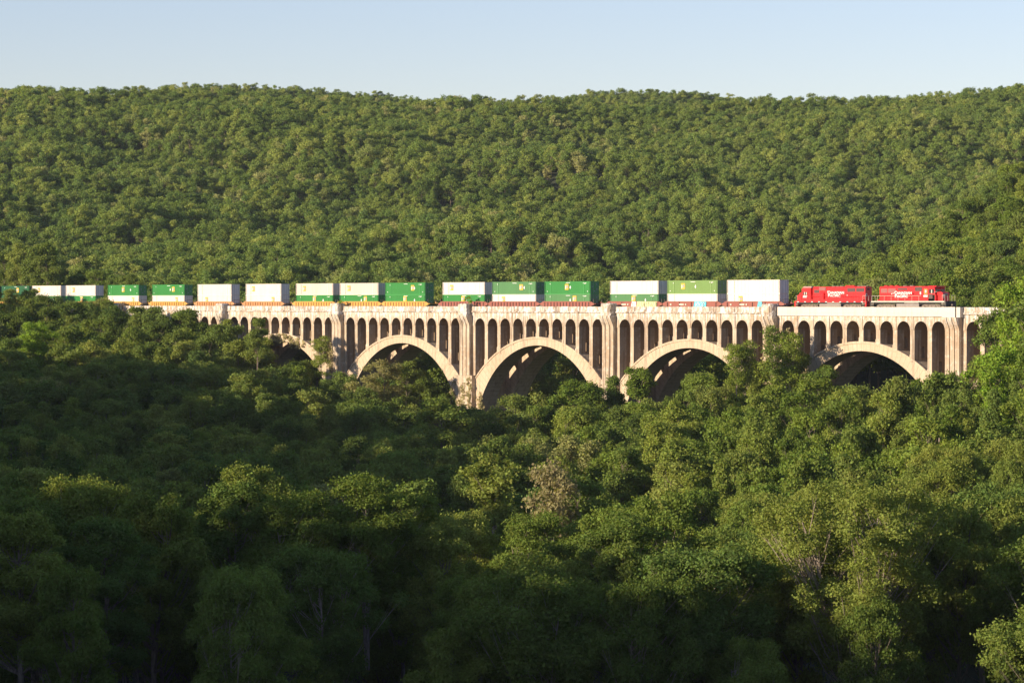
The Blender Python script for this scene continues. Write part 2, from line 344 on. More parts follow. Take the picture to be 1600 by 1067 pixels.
# ------------------------------------------------------------------ viaduct
WID = 13.6; RIBW = 4.6
R_IN, Z_INC = 23.2, -8.9-23.2
R_EX, Z_EXC = 31.8, -7.0-31.8
def ext(dx): return Z_EXC+math.sqrt(R_EX**2-dx*dx)
BAY = 4.71; OW = 1.78; OTOP = -2.8; OSP = OTOP-OW; CORN = -1.4
via = empty('viaduct', (0, 0, 0)); tag(via, 'long weathered concrete arch viaduct carrying the train across the wooded valley', 'viaduct')
def jit(me, amp, seed, zmin=-1e9):
    r = np.random.default_rng(seed)
    co = np.empty(len(me.vertices)*3); me.vertices.foreach_get('co', co); co = co.reshape(-1, 3)
    co += (r.random(co.shape)-.5)*2*amp*(co[:, 2:3] > zmin); me.vertices.foreach_set('co', co.ravel()); me.update()
def rough_block(x0, x1, y0, y1, z0, z1, step, amp, seed, bevel=0.0, taper=None):
    """box with a fine grid on its faces, surface pushed about like spalled concrete"""
    bm = bmesh.new()
    nx, ny, nz = [max(1, int(round(a/step))) for a in (x1-x0, y1-y0, z1-z0)]
    idx = {}
    def v(i, j, k):
        if (i, j, k) not in idx:
            idx[i, j, k] = bm.verts.new((x0+(x1-x0)*i/nx, y0+(y1-y0)*j/ny, z0+(z1-z0)*k/nz))
        return idx[i, j, k]
    for i in range(nx):
        for k in range(nz):
            bm.faces.new((v(i,0,k), v(i+1,0,k), v(i+1,0,k+1), v(i,0,k+1))); bm.faces.new((v(i,ny,k), v(i,ny,k+1), v(i+1,ny,k+1), v(i+1,ny,k)))
        for j in range(ny):
            bm.faces.new((v(i,j,0), v(i,j+1,0), v(i+1,j+1,0), v(i+1,j,0))); bm.faces.new((v(i,j,nz), v(i+1,j,nz), v(i+1,j+1,nz), v(i,j+1,nz)))
    for j in range(ny):
        for k in range(nz):
            bm.faces.new((v(0,j,k), v(0,j,k+1), v(0,j+1,k+1), v(0,j+1,k))); bm.faces.new((v(nx,j,k), v(nx,j+1,k), v(nx,j+1,k+1), v(nx,j,k+1)))
    r = random.Random(seed); cx, cyy, cz = (x0+x1)/2, (y0+y1)/2, (z0+z1)/2
    for p in bm.verts:
        q = p.co
        if bevel:
            for a in range(3):
                pass
            ex = max(0, abs(q.x-cx)-((x1-x0)/2-bevel)); ey = max(0, abs(q.y-cyy)-((y1-y0)/2-bevel)); ez = max(0, (q.z-cz)-((z1-z0)/2-bevel))
            L = math.sqrt(ex*ex+ey*ey+ez*ez)
            if L > bevel:
                s = bevel/L
                q.x -= math.copysign(ex*(1-s), q.x-cx); q.y -= math.copysign(ey*(1-s), q.y-cyy); q.z -= ez*(1-s)
        q.x += r.uniform(-amp, amp); q.y += r.uniform(-amp, amp); q.z += r.uniform(-amp, amp)
    return bm
def bm_obj(bm, name, mat, parent, loc=(0, 0, 0), kind=None):
    me = D.meshes.new(name); bm.to_mesh(me); bm.free(); me.materials.append(mat); return link(name, me, parent, loc, kind)

# shared pieces -----------------------------------------------------
def bay_mesh():                       # vaulted bay: flat top at CORN, half-round opening below, pilaster strips each side
    mb = MB(); h = BAY/2; k = 14; pts = []
    arc = [(-OW*math.cos(math.pi*i/k), OSP+OW*math.sin(math.pi*i/k)) for i in range(k+1)]
    low = [(-h, OSP)]+arc+[(h, OSP)]
    for (x0, z0), (x1, z1) in zip(low[:-1], low[1:]):
        mb.add([(x0,0,z0),(x1,0,z1),(x1,0,CORN),(x0,0,CORN),(x0,WID,z0),(x1,WID,z1),(x1,WID,CORN),(x0,WID,CORN)], [(0,1,2,3),(7,6,5,4)], M['conc'])
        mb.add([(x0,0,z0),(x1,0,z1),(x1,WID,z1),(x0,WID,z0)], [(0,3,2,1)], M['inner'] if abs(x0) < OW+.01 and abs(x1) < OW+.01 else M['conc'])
    # raised edge round the opening
    a2 = [(-(OW+.16)*math.cos(math.pi*i/k), OSP+(OW+.16)*math.sin(math.pi*i/k)) for i in range(k+1)]
    for i in range(k):
        mb.add([(arc[i][0],-.05,arc[i][1]),(arc[i+1][0],-.05,arc[i+1][1]),(a2[i+1][0],-.05,a2[i+1][1]),(a2[i][0],-.05,a2[i][1])], [(0,1,2,3)], M['conc'])
        mb.add([(arc[i][0],-.05,arc[i][1]),(arc[i+1][0],-.05,arc[i+1][1]),(arc[i+1][0],0.1,arc[i+1][1]),(arc[i][0],0.1,arc[i][1])], [(0,3,2,1)], M['conc'])
    mb.box(-h-.36, -h+.36, -.10, 0.0, OSP-.02, CORN, M['conc'])
    return mb.mesh('spandrel_arch')
BAYM = bay_mesh()
wall_cache = {}
def wall_mesh(i, zt=OSP):              # transverse wall standing on the arch ribs, with a doorway in it
    if i in wall_cache: return wall_cache[i]
    dx = -BAY*5+BAY*i; zb = ext(abs(dx)+.55)-.35; zf = ext(dx)+.1
    mb = MB(); t = .57
    ch = min(2.0, (zt-zf)*.55)
    dz0, dz1 = zf+.05, zf+.05+ch
    doors = [(2.0, 2.95), (WID-2.95, WID-2.0)]
    y = 0
    for a, b in doors:
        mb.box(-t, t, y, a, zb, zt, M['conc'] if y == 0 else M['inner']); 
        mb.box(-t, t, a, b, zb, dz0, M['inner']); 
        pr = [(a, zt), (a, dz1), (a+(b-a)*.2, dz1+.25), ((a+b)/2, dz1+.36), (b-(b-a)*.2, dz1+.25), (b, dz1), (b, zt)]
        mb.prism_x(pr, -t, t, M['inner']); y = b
    mb.box(-t, t, y, WID, zb, zt, M['conc'])
    mb.box(-t-.09, t+.09, -.09, .5, zb, zf+.75, M['conc'])   # plinth at the foot of the column
    me = mb.mesh('cross_wall'); wall_cache[i] = me; return me
def ring_mesh():
    mb = MB(); n = 48; P = []
    for i in range(n+1):
        q = -1+2*i/n; th = q*math.pi/2
        xi, zi = R_IN*math.sin(th), Z_INC+R_IN*math.cos(th)
        xo = (SPAN/2-.05)*math.sin(th*.98)/math.sin(math.pi/2*.98); zo = ext(xo)
        P.append(((xi, zi), (xo, zo)))
    for (a, b), (c, d) in zip(P[:-1], P[1:]):
        mb.add([(a[0],0,a[1]),(c[0],0,c[1]),(d[0],0,d[1]),(b[0],0,b[1]),(a[0],RIBW,a[1]),(c[0],RIBW,c[1]),(d[0],RIBW,d[1]),(b[0],RIBW,b[1])],
               [(0,1,2,3),(7,6,5,4),(0,4,5,1),(3,2,6,7)], M['ring'])
    return mb.mesh('arch_rib')
RINGM = ring_mesh()
def lip_mesh():
    mb = MB(); n = 40; e = 24.6
    P = [(-e+2*e*i/n) for i in range(n+1)]
    for a, b in zip(P[:-1], P[1:]):
        za, zb = ext(a), ext(b)
        mb.add([(a,-.16,za-.38),(b,-.16,zb-.38),(b,-.16,zb+.06),(a,-.16,za+.06),(a,.0,za-.38),(b,.0,zb-.38),(b,.3,zb+.06),(a,.3,za+.06)],
               [(0,1,2,3),(0,4,5,1),(3,2,6,7)])
    return mb.mesh('arch_coping', M['ring'])
LIPM = lip_mesh()
def pilaster_mesh(z0):                 # three strips that bracket forward under the cap
    mb = MB()
    def prof(fr, back):
        p = [(fr-1.0+.0, -2.0)]
        for i in range(7):
            t = i/6; p.append((fr-1.0*(1-(t*t*(3-2*t))), -2.0-2.7*t))
        p += [(fr, z0), (back, z0), (back, -2.0)]
        return p
    mb.prism_x([(y, z) for y, z in prof(-.72, .0)], -1.9, 1.9)
    for x0 in (-1.95, -.62, .71):
        mb.prism_x([(y, z) for y, z in prof(-1.0, -.55)], x0, x0+1.1)
    return mb.mesh('pilaster', M['conc'])
PILM = pilaster_mesh(-16.2)
def ledge_rough(x0, x1, seed, mat, z0, z1, y0, y1, amp=.05, step=.6):
    bm = rough_block(x0, x1, y0, y1, z0, z1, step, amp, seed)
    return bm
NS = range(-4, 4)
for n in NS:
    xp = PIER0+SPAN*n; xc = xp+SPAN/2
    has_arch = n >= -3
    if has_arch:
        for y in (0, WID-RIBW): link('arch_rib', RINGM, via, (xc, y, 0))
        link('arch_coping', LIPM, via, (xc, 0, 0))
        for i in range(10): link('spandrel_arch', BAYM, via, (xc-BAY*4.5+BAY*i, 0, 0))
        for i in range(11):
            link('cross_wall', wall_mesh(i), via, (xc-BAY*5+BAY*i, 0, 0))
    else:
        mb = MB(); mb.box(xp+2, xp+SPAN-2, 0, WID, -30, CORN); mb.build('abutment_wall', M['conc'], via)
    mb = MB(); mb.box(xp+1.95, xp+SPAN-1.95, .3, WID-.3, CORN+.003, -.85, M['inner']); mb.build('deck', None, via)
    new = (n == 2)
    # parapet in poured panels, each with its own worn edge
    npan = 5; x0 = xp+1.8; L = (SPAN-3.6)/npan
    for k in range(npan):
        a, b = x0+k*L+.02, x0+(k+1)*L-.02
        if new:
            mb = MB(); mb.box(a, b, -.42, .12, -1.85, 0.0); mb.build('parapet_panel', M['new'], via)
        else:
            bm = rough_block(a, b, -.22, .2, -1.12, -.03, .5, .05, 100+n*9+k)
            bm_obj(bm, 'parapet_panel', M['rough'], via)
    if not new:
        bm_obj(rough_block(x0, xp+SPAN-1.8, -.42, .0, CORN+.0, -1.12, .45, .035, 50+n), 'cornice', M['rough'], via)
    mb = MB(); mb.box(x0, xp+SPAN-1.8, WID-.2, WID+.3, CORN, -.03); mb.build('parapet_panel', M['conc'], via)
for n in range(-4, 5):
    xp = PIER0+SPAN*n
    if n > -4:
        mb = MB(); mb.box(xp-1.85, xp+1.85, 0.0, WID, -34, CORN-.02); mb.build('pier', M['conc'], via)
        link('pilaster', PILM, via, (xp, 0, 0))
        bm_obj(rough_block(xp-2.9, xp+2.9, -1.15, WID+.6, -62, -16.2, 1.3, .05, n+70), 'pier_base', M['conc'], via)
    if n == 3:
        mb = MB(); mb.box(xp-2.6, xp+.9, -1.25, .6, -2.0, .02); mb.box(xp+1.2, xp+2.2, -1.2, .6, -2.0, 0.0); mb.build('pier_cap', M['new'], via)
    else:
        bm_obj(rough_block(xp-1.75, xp+1.6, -1.85, .62, -2.02, .62+.1*(n % 2), .28, .065, n+30, .45), 'pier_cap', M['rough'], via)
        mb = MB(); mb.box(xp-1.2, xp+.95, -1.94, -1.7, -1.25, .1)
        me = mb.mesh('cap_panel', M['conc']); link('cap_panel', me, via)

# track
TY = 3.1; RZ = -.45
trk = empty('railway_track', (0, TY, RZ)); tag(trk, 'ballasted railway track running along the top of the viaduct', 'track')
mb = MB(); mb.prism_x([(-2.3, -.42), (2.6, -.42), (1.7, -.14), (-1.7, -.14)], -420, 420); mb.build('ballast', M['ballast'], trk)
for s in (-.75, .75):
    mb = MB(); mb.box(-420, 420, s-.035, s+.035, -.13, 0.0); mb.box(-420, 420, s-.07, s+.07, -.16, -.13); mb.build('rail', M['steel'], trk)
mb = MB()
for i in range(1300): x = -415+i*.62; mb.box(x-.11, x+.11, -1.3, 1.3, -.30, -.125)
mb.build('sleeper', M['wood'], trk, kind='stuff')

# ------------------------------------------------------------------ containers and well cars
CL, CWD, CH = 16.15, 2.6, 2.896
def corr_mesh(mat, ribs):
    mb = MB(); nrib = ribs; x0, x1 = .3, CL-.3; p = (x1-x0)/nrib; dp = .05 if nrib > 50 else .10
    for side in (-1, 1):
        prof = []
        for i in range(nrib):
            a = x0+i*p
            prof += [(a, 0), (a+p*.42, 0), (a+p*.5, 1), (a+p*.92, 1)]
        prof.append((x1, 0))
        for (xa, ia), (xb, ib) in zip(prof[:-1], prof[1:]):
            ya, yb = side*(CWD/2-.03-dp*ia), side*(CWD/2-.03-dp*ib)
            q = [(xa,ya,.12),(xb,yb,.12),(xb,yb,CH-.1),(xa,ya,CH-.1)]
            mb.add(q, [(0,1,2,3)] if side < 0 else [(3,2,1,0)], mat)
    mb.box(.05, CL-.05, -CWD/2+.1, CWD/2-.1, CH-.14, CH-.04, mat)
    mb.box(.05, CL-.05, -CWD/2+.1, CWD/2-.1, .05, .12, mat)
    mb.box(.06, .12, -CWD/2+.1, CWD/2-.1, .12, CH-.14, mat)
    return mb.mesh('side_panel')
def frame_mesh(mat):
    mb = MB()
    for y in (-CWD/2, CWD/2-.14):
        mb.box(0.13, CL-.13, y, y+.14, 0, .13, mat); mb.box(.13, CL-.13, y, y+.14, CH-.11, CH, mat)
        for x in (0, CL-.12): mb.box(x, x+.12, y, y+.14, 0, CH, mat)
        for x in (CL*.135, CL*.865): mb.box(x-.1, x+.1, y-.012 if y < 0 else y, y+.152 if y > 0 else y+.14, .13, CH-.11, mat)
    mb.box(0, .12, -CWD/2+.14, CWD/2-.14, CH-.12, CH, mat); mb.box(CL-.12, CL, -CWD/2+.14, CWD/2-.14, CH-.12, CH, mat)
    mb.box(CL-.12, CL, -CWD/2+.14, CWD/2-.14, 0, .14, mat); mb.box(0, .12, -CWD/2+.14, CWD/2-.14, 0, .14, mat)
    return mb.mesh('frame')
def door_mesh(mat):
    mb = MB(); y0, y1 = -CWD/2+.14, -.01
    mb.box(CL-.1, CL-.04, y0, y1, .15, CH-.13, mat)
    for z in (.6, 1.25, 1.9, 2.4): mb.box(CL-.04, CL-.02, y0+.06, y1-.06, z, z+.08, mat)
    return mb.mesh('door')
def rod_mesh():
    mb = MB()
    for y in (-.95, -.4, .4, .95): mb.tube([(CL+.0, y, .1), (CL+.0, y, CH-.1)], .025, 5)
    return mb.mesh('lock_rod', M['grey_mark'])
ROD = rod_mesh()
CM = {}
def cont_meshes(key):
    if key not in CM:
        m = M[key]; d = door_mesh(m)
        CM[key] = (corr_mesh(m, 58 if 'green' in key else 36), frame_mesh(M['cream'] if key == 'white' else m), d)
    return CM[key]
fr = -CWD/2-.012
def sqr(mb, x, z, w, h, m, off=0.0): mb.add([(x,fr-off,z),(x+w,fr-off,z),(x+w,fr-off,z+h),(x,fr-off,z+h)], [(0,1,2,3)], m)
def logo_mesh(white):
    mb = MB(); sqr(mb, 0, 0, 1.25, 1.3, M['yellow_mark'])
    mb.add([(.45,fr-.004,.5),(.95,fr-.004,.35),(1.1,fr-.004,.75),(.85,fr-.004,1.1),(.55,fr-.004,.9)], [(0,1,2,3,4)], M['grey_mark'])
    sqr(mb, .12, .2, .22, .75, M['white_mark'], .004)
    return mb.mesh('logo')
LOGO = {False: logo_mesh(False), True: logo_mesh(True)}
def marks_mesh(top, seed):
    mb = MB(); r = random.Random(seed)
    for x, z in ((.9, .55), (CL-1.1, .55), (1.9, 2.25), (CL-2.0, 2.3)): sqr(mb, x, z, .22, .2, M['white_mark'])
    sqr(mb, CL*.47, 2.55, 1.5, .1, M['white_mark']); sqr(mb, CL*.84, 2.42, 1.2, .12, M['white_mark'])
    x = CL*(.72 if r.random() < .6 else .55)
    mb.add([(x,fr,1.5),(x+.28,fr,1.15),(x+.5,fr,1.55),(x+.25,fr,2.0)], [(0,1,2,3)], M['white_mark'])
    if r.random() < .5: sqr(mb, 2.3, .5, 1.1, .16, M['white_mark']); sqr(mb, CL-3.4, .5, 1.1, .16, M['white_mark'])
    return mb.mesh('marking')
MARK = [marks_mesh(0, 1), marks_mesh(1, 5)]
def endmark_mesh():
    mb = MB()
    for y, z in ((-.7, 1.6), (.5, 1.0), (.45, 2.1), (-.2, .6)): mb.add([(CL-.015,y,z),(CL-.015,y+.28,z),(CL-.015,y+.28,z+.22),(CL-.015,y,z+.22)], [(0,1,2,3)])
    return mb.mesh('marking', M['grey_mark'])
EMARK = endmark_mesh()
stacks = [  # u-left, u-right, top, bottom, car, (logo frac top, bottom)
 (-52,-8,'dark_green','dark_green','yellow_car',.4,.6),(2,46,'dark_green','dark_green','yellow_car',.55,.5),
 (50.6,95,'white','dull_green','yellow_car',.2,.45),(103,149.4,'white','green','yellow_car',.22,.5),(169,216.5,'green','white','yellow_car',.46,.78),
 (238.2,287.8,'green','white','yellow_car',.62,.72),(309,361.5,'white','white','orange_car',None,.23),(384.5,438.9,'white','white','orange_car',.18,.73),
 (463,520,'cream','green','yellow_car',.19,.46),(531,591,'cream','green','yellow_car',.2,.63),(602.3,664,'green','green','yellow_car',.65,.46),
 (692,757,'white','green','red_car',.18,.45),(769.4,837,'dull_green','white','red_car',.63,.22),(851,922.3,'green','dull_green','red_car',.45,.62),
 (953.7,1028.3,'white','dull_green','red_car',None,.45),(1043,1120.7,'light_green','white','red_car',.28,None),(1136,1218.3,'white','white','red_car',None,.22)]
words = ['hidden behind the trees at the far end of the train','in the shade at the far left end of the train']
TOPN = {'white':'white','cream':'cream','green':'bright green','dull_green':'faded green','light_green':'pale olive green','dark_green':'dark green'}
def well_car(xl, car, idx, ribbed=True):
    t = empty('well_car', (xl, TY, RZ)); m = M[car]
    for s in (-1, 1):
        mb = MB(); y = s*1.42; o = s
        ya, yb = sorted((y, y+s*.06)); mb.box(-.25, CL+.25, ya, yb, .38, 1.5)
        ya, yb = sorted((y-s*.08, y+s*.16)); mb.box(-.3, CL+.3, ya, yb, 1.42, 1.62); mb.box(-.2, CL+.2, ya, yb, .3, .42)
        mb.build('side_sill', m, t)
        if s < 0:
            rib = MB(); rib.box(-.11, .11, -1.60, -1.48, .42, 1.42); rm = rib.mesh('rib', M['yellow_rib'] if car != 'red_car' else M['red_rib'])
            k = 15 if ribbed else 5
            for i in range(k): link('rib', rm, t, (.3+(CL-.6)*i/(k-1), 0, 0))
    for e in (0, 1):
        mb = MB(); x0 = -1.75 if e == 0 else CL+.26
        mb.box(x0, x0+1.5, -1.25, 1.25, .95, 1.15)
        for s in (-1, 1):
            pr = [(x0+(1.5 if e == 0 else 0), .5), (x0+(1.5 if e == 0 else 0), 1.6), (x0+(.2 if e == 0 else 1.3), 1.1), (x0+(.2 if e == 0 else 1.3), .9)]
            if e == 1: pr = pr[::-1]
            mb.prism_y(pr[::-1], s*1.42-.05, s*1.42+.05)
        mb.build('end_platform', m, t)
        st = MB()
        for y in (-1.2, 1.2): st.box(x0+.7, x0+.78, y-.04, y+.04, 1.15, 2.1)
        st.box(x0+.7, x0+.78, -1.2, 1.2, 2.0, 2.08); st.build('hand_rail', M['grime'], t)
    tk = link('truck', truck_mesh(), t, (-1.3, 0, 0))
    for x in (-.88, .88):
        for s in (-1, 1): link('wheel', WHEEL, tk, (x, s*.75, .42))
    return t
def wheel_mesh(r=.42, wd=.13):
    mb = MB(); k = 16; mb.tube([(0, -wd/2, 0), (0, wd/2, 0)], r, k, None, True); return mb.mesh('wheel', M['grime'])
WHEEL = wheel_mesh(); WHEEL_L = wheel_mesh(.51)
_tm = []
def truck_mesh():
    if not _tm:
        mb = MB()
        for s in (-1, 1):
            y0, y1 = sorted((s*.9, s*1.05))
            mb.prism_y([(-1.15,.35),(-.6,.3),(-.35,.18),(.35,.18),(.6,.3),(1.15,.35),(1.15,.55),(.4,.75),(-.4,.75),(-1.15,.55)], y0, y1)
        mb.box(-.25, .25, -1, 1, .35, .8); _tm.append(mb.mesh('truck', M['grime']))
    return _tm[0]
cars = []
for i, (u0, u1, top, bot, car, lt, lb) in enumerate(stacks):
    xm = (hit(u0, TY-CWD/2)+hit(u1, TY-CWD/2))/2; xl = xm-CL/2
    pos_w = ['beyond the left edge of the view','in tree shade at the very left end of the train'][i] if i < 2 else None
    for lvl, key in ((1, top), (0, bot)):
        c = empty('shipping_container', (xl, TY, RZ+.33+lvl*CH))
        a, b, dr = cont_meshes(key)
        link('side_panel', a, c); link('frame', b, c)
        link('door', dr, c); d2 = link('door', dr, c); d2.scale = (1, -1, 1)
        link('lock_rod', ROD, c)
        fr_ = lt if lvl else lb
        if fr_ is not None:
            link('logo', LOGO[key in ('white', 'cream')], c, (CL*fr_, 0, 1.0 if lvl else 1.25 if key != 'white' else 1.1))
        if 'green' in key: link('marking', MARK[i % 2], c); link('marking', EMARK, c)
        if i < 2: other = ''
        k = TOPN[key]
        other = TOPN[bot if lvl else top]
        n = 17-i
        ordn = {1:'first',2:'second',3:'third',4:'fourth',5:'fifth',6:'sixth',7:'seventh',8:'eighth',9:'ninth',10:'tenth',11:'eleventh',12:'twelfth',13:'thirteenth',14:'fourteenth',15:'fifteenth',16:'sixteenth',17:'seventeenth'}[n]
        lab = '%s container %s a %s one, %s stack behind the locomotives' % (k, 'on top of' if lvl else 'underneath', other, ordn)
        tag(c, lab, 'container', 'double-stacked containers on the train')
    wc = well_car(xl, car, i, i < 14)
    cl = {'yellow_car':'yellow ribbed','orange_car':'orange-yellow ribbed','red_car':'oxide red ribbed' if i < 14 else 'oxide red smooth-sided'}[car]
    tag(wc, '%s well car carrying the %s container stack behind the locomotives' % (cl, ordn), 'well car', 'well cars of the train')
    cars.append((wc, xl))
def graffiti(wc, x0, x1, base, stroke, seed):
    mb = MB(); y = -1.60; r = random.Random(seed)
    mb.add([(x0,y,.42),(x1,y,.42),(x1+.1,y,1.5),(x0+.3,y,1.6)], [(0,1,2,3)], M[base])
    x = x0+.3
    while x < x1-.4:
        pts = [(x+r.uniform(-.1,.5), y-.006, z) for z in (.55, .8, 1.05, 1.3, 1.45)]
        for (a, _, c), (b, _, d) in zip(pts[:-1], pts[1:]): mb.add([(a,y-.006,c),(a+.13,y-.006,c),(b+.13,y-.006,d),(b,y-.006,d)], [(0,1,2,3)], M[stroke])
        x += .55
    mb.build('graffiti', None, wc)
graffiti(cars[14][0], 9.2, 15.9, 'lime_mark', 'black', 3); graffiti(cars[14][0], 7.4, 9.0, 'white_mark', 'grey_mark', 4)
graffiti(cars[15][0], 8.8, 12.8, 'cyan_mark', 'white_mark', 5); graffiti(cars[16][0], 9.6, 11.0, 'cyan_mark', 'grey_mark', 6)
for wc_i in (14, 15, 16):
    mb = MB()
    for x, w_ in ((1.2, .5), (4.2, 1.5), (6.1, .4)): mb.add([(x,-1.605,.75),(x+w_,-1.605,.75),(x+w_,-1.605,1.1),(x,-1.605,1.1)], [(0,1,2,3)])
    mb.build('marking', M['stripe'], cars[wc_i][0])

# ------------------------------------------------------------------ locomotives
def handrail(t, pts, zb, zt, posts, m):
    mb = MB(); mb.tube([(p[0], p[1], zt) for p in pts], .035, 5)
    for x, y in posts: mb.tube([(x, y, zb), (x, y, zt)], .03, 5)
    mb.build('hand_rail', m, t)
def loco_common(t, cream_sill):
    L = 21.0
    mb = MB(); mb.box(.5, L-.5, -1.5, 1.5, 1.42, 1.66, M['stripe'] if cream_sill else M['red']); mb.box(.5, L-.5, -1.1, 1.1, 1.1, 1.42, M['black'])
    mb.build('frame', None, t)
    if not cream_sill:
        for i in range(10):
            s = MB(); s.box(1+i*2.05, 1.5+i*2.05, -1.53, -1.5, 1.42, 1.56); s.build('sill_mark', M['white_mark'], t)
    for e, x in ((0, .1), (1, L-.5)):
        mb = MB(); mb.box(x, x+.4, -1.45, 1.45, .55, 1.66, M['red'] if not cream_sill else M['black']); mb.build('pilot', None, t)
        mb = MB(); mb.box(x-(.55 if e == 0 else -.4), x+(0.0 if e == 0 else .95), -.15, .15, .75, 1.05); mb.build('coupler', M['grime'], t)
        for s in (-1, 1):
            mb = MB()
            for k in range(4): y0, y1 = sorted((s*1.05, s*1.55)); mb.box(x+(.45 if e == 0 else -.75), x+(1.15 if e == 0 else -.05), y0, y1, .45+k*.3, .5+k*.3)
            mb.build('step', M['stripe'], t)
    for cx in (4.3, 16.7):
        tr_ = MB()
        for s in (-1, 1):
            y0, y1 = sorted((s*1.02, s*1.22))
            tr_.prism_y([(-2.5,.5),(-2.2,.45),(-1.5,.62),(-.6,.42),(.6,.42),(1.5,.62),(2.2,.45),(2.5,.5),(2.5,.8),(1.9,.98),(-1.9,.98),(-2.5,.8)], y0, y1)
            for x in (-1.9, 0, 1.9):
                y0, y1 = sorted((s*1.2, s*1.36)); tr_.box(x-.22, x+.22, y0, y1, .32, .72)
            for x in (-1.0, .95): y0, y1 = sorted((s*1.2, s*1.3)); tr_.box(x-.3, x+.3, y0, y1, .55, .9)
        tr_.box(-1.8, 1.8, -.9, .9, .5, .9)
        to = tr_.build('truck', M['grime'], t, (cx, 0, 0))
        for x in (-1.9, 0, 1.9):
            for s in (-1, 1): link('wheel', WHEEL_L, to, (x, s*.76, .51))
    mb = MB(); mb.prism_x([(-1.3,.35),(-1.0,.22),(1.0,.22),(1.3,.35),(1.42,.7),(1.42,1.0),(1.3,1.1),(-1.3,1.1),(-1.42,1.0),(-1.42,.7)], 7.4, 13.6); mb.build('fuel_tank', M['tank'], t)
    mb = MB(); mb.tube([(9.5, -1.2, 1.26), (13.4, -1.2, 1.26)], .16, 8, None, True); mb.build('air_tank', M['tank'], t)
def lettering(t, s, size, x, z, y, m=None, sx=1.0, off=.03):
    me = text_mesh(s, size, m or M['white_mark'], .004, off)
    o = link('lettering', me, t, (x, y, z)); o.rotation_euler = (math.pi/2, 0, 0); o.scale = (sx, 1, 1); return o
def words_block(t, x, z, y):
    for w_, dz in (('CANADIAN', .33), ('PACIFIC', -.33)):
        wd = 4.75 if w_ == 'CANADIAN' else 3.7
        big = lettering(t, w_[0], .86, x+.3, z+dz, y, None, 1.15, .03)
        rest = lettering(t, w_[1:], .70, x+.62+(wd-.62)/2, z+dz-.04, y, None, 1.0, .025)
        rest.scale = ((wd-.62)/max(.1, rest.dimensions.x) if rest.dimensions.x else 1, 1, 1)
def grille(t, x0, x1, z0, z1, y, m, slats=6):
    mb = MB(); mb.box(x0, x1, y-.03, y, z0, z1); g_ = mb.build('grille', m, t)
    s = MB()
    for i in range(slats): z = z0+(z1-z0)*(i+.3)/slats; s.box(x0+.05, x1-.05, y-.06, y-.03, z, z+(z1-z0)/slats*.4)
    s.build('slat', m, g_, kind='stuff')
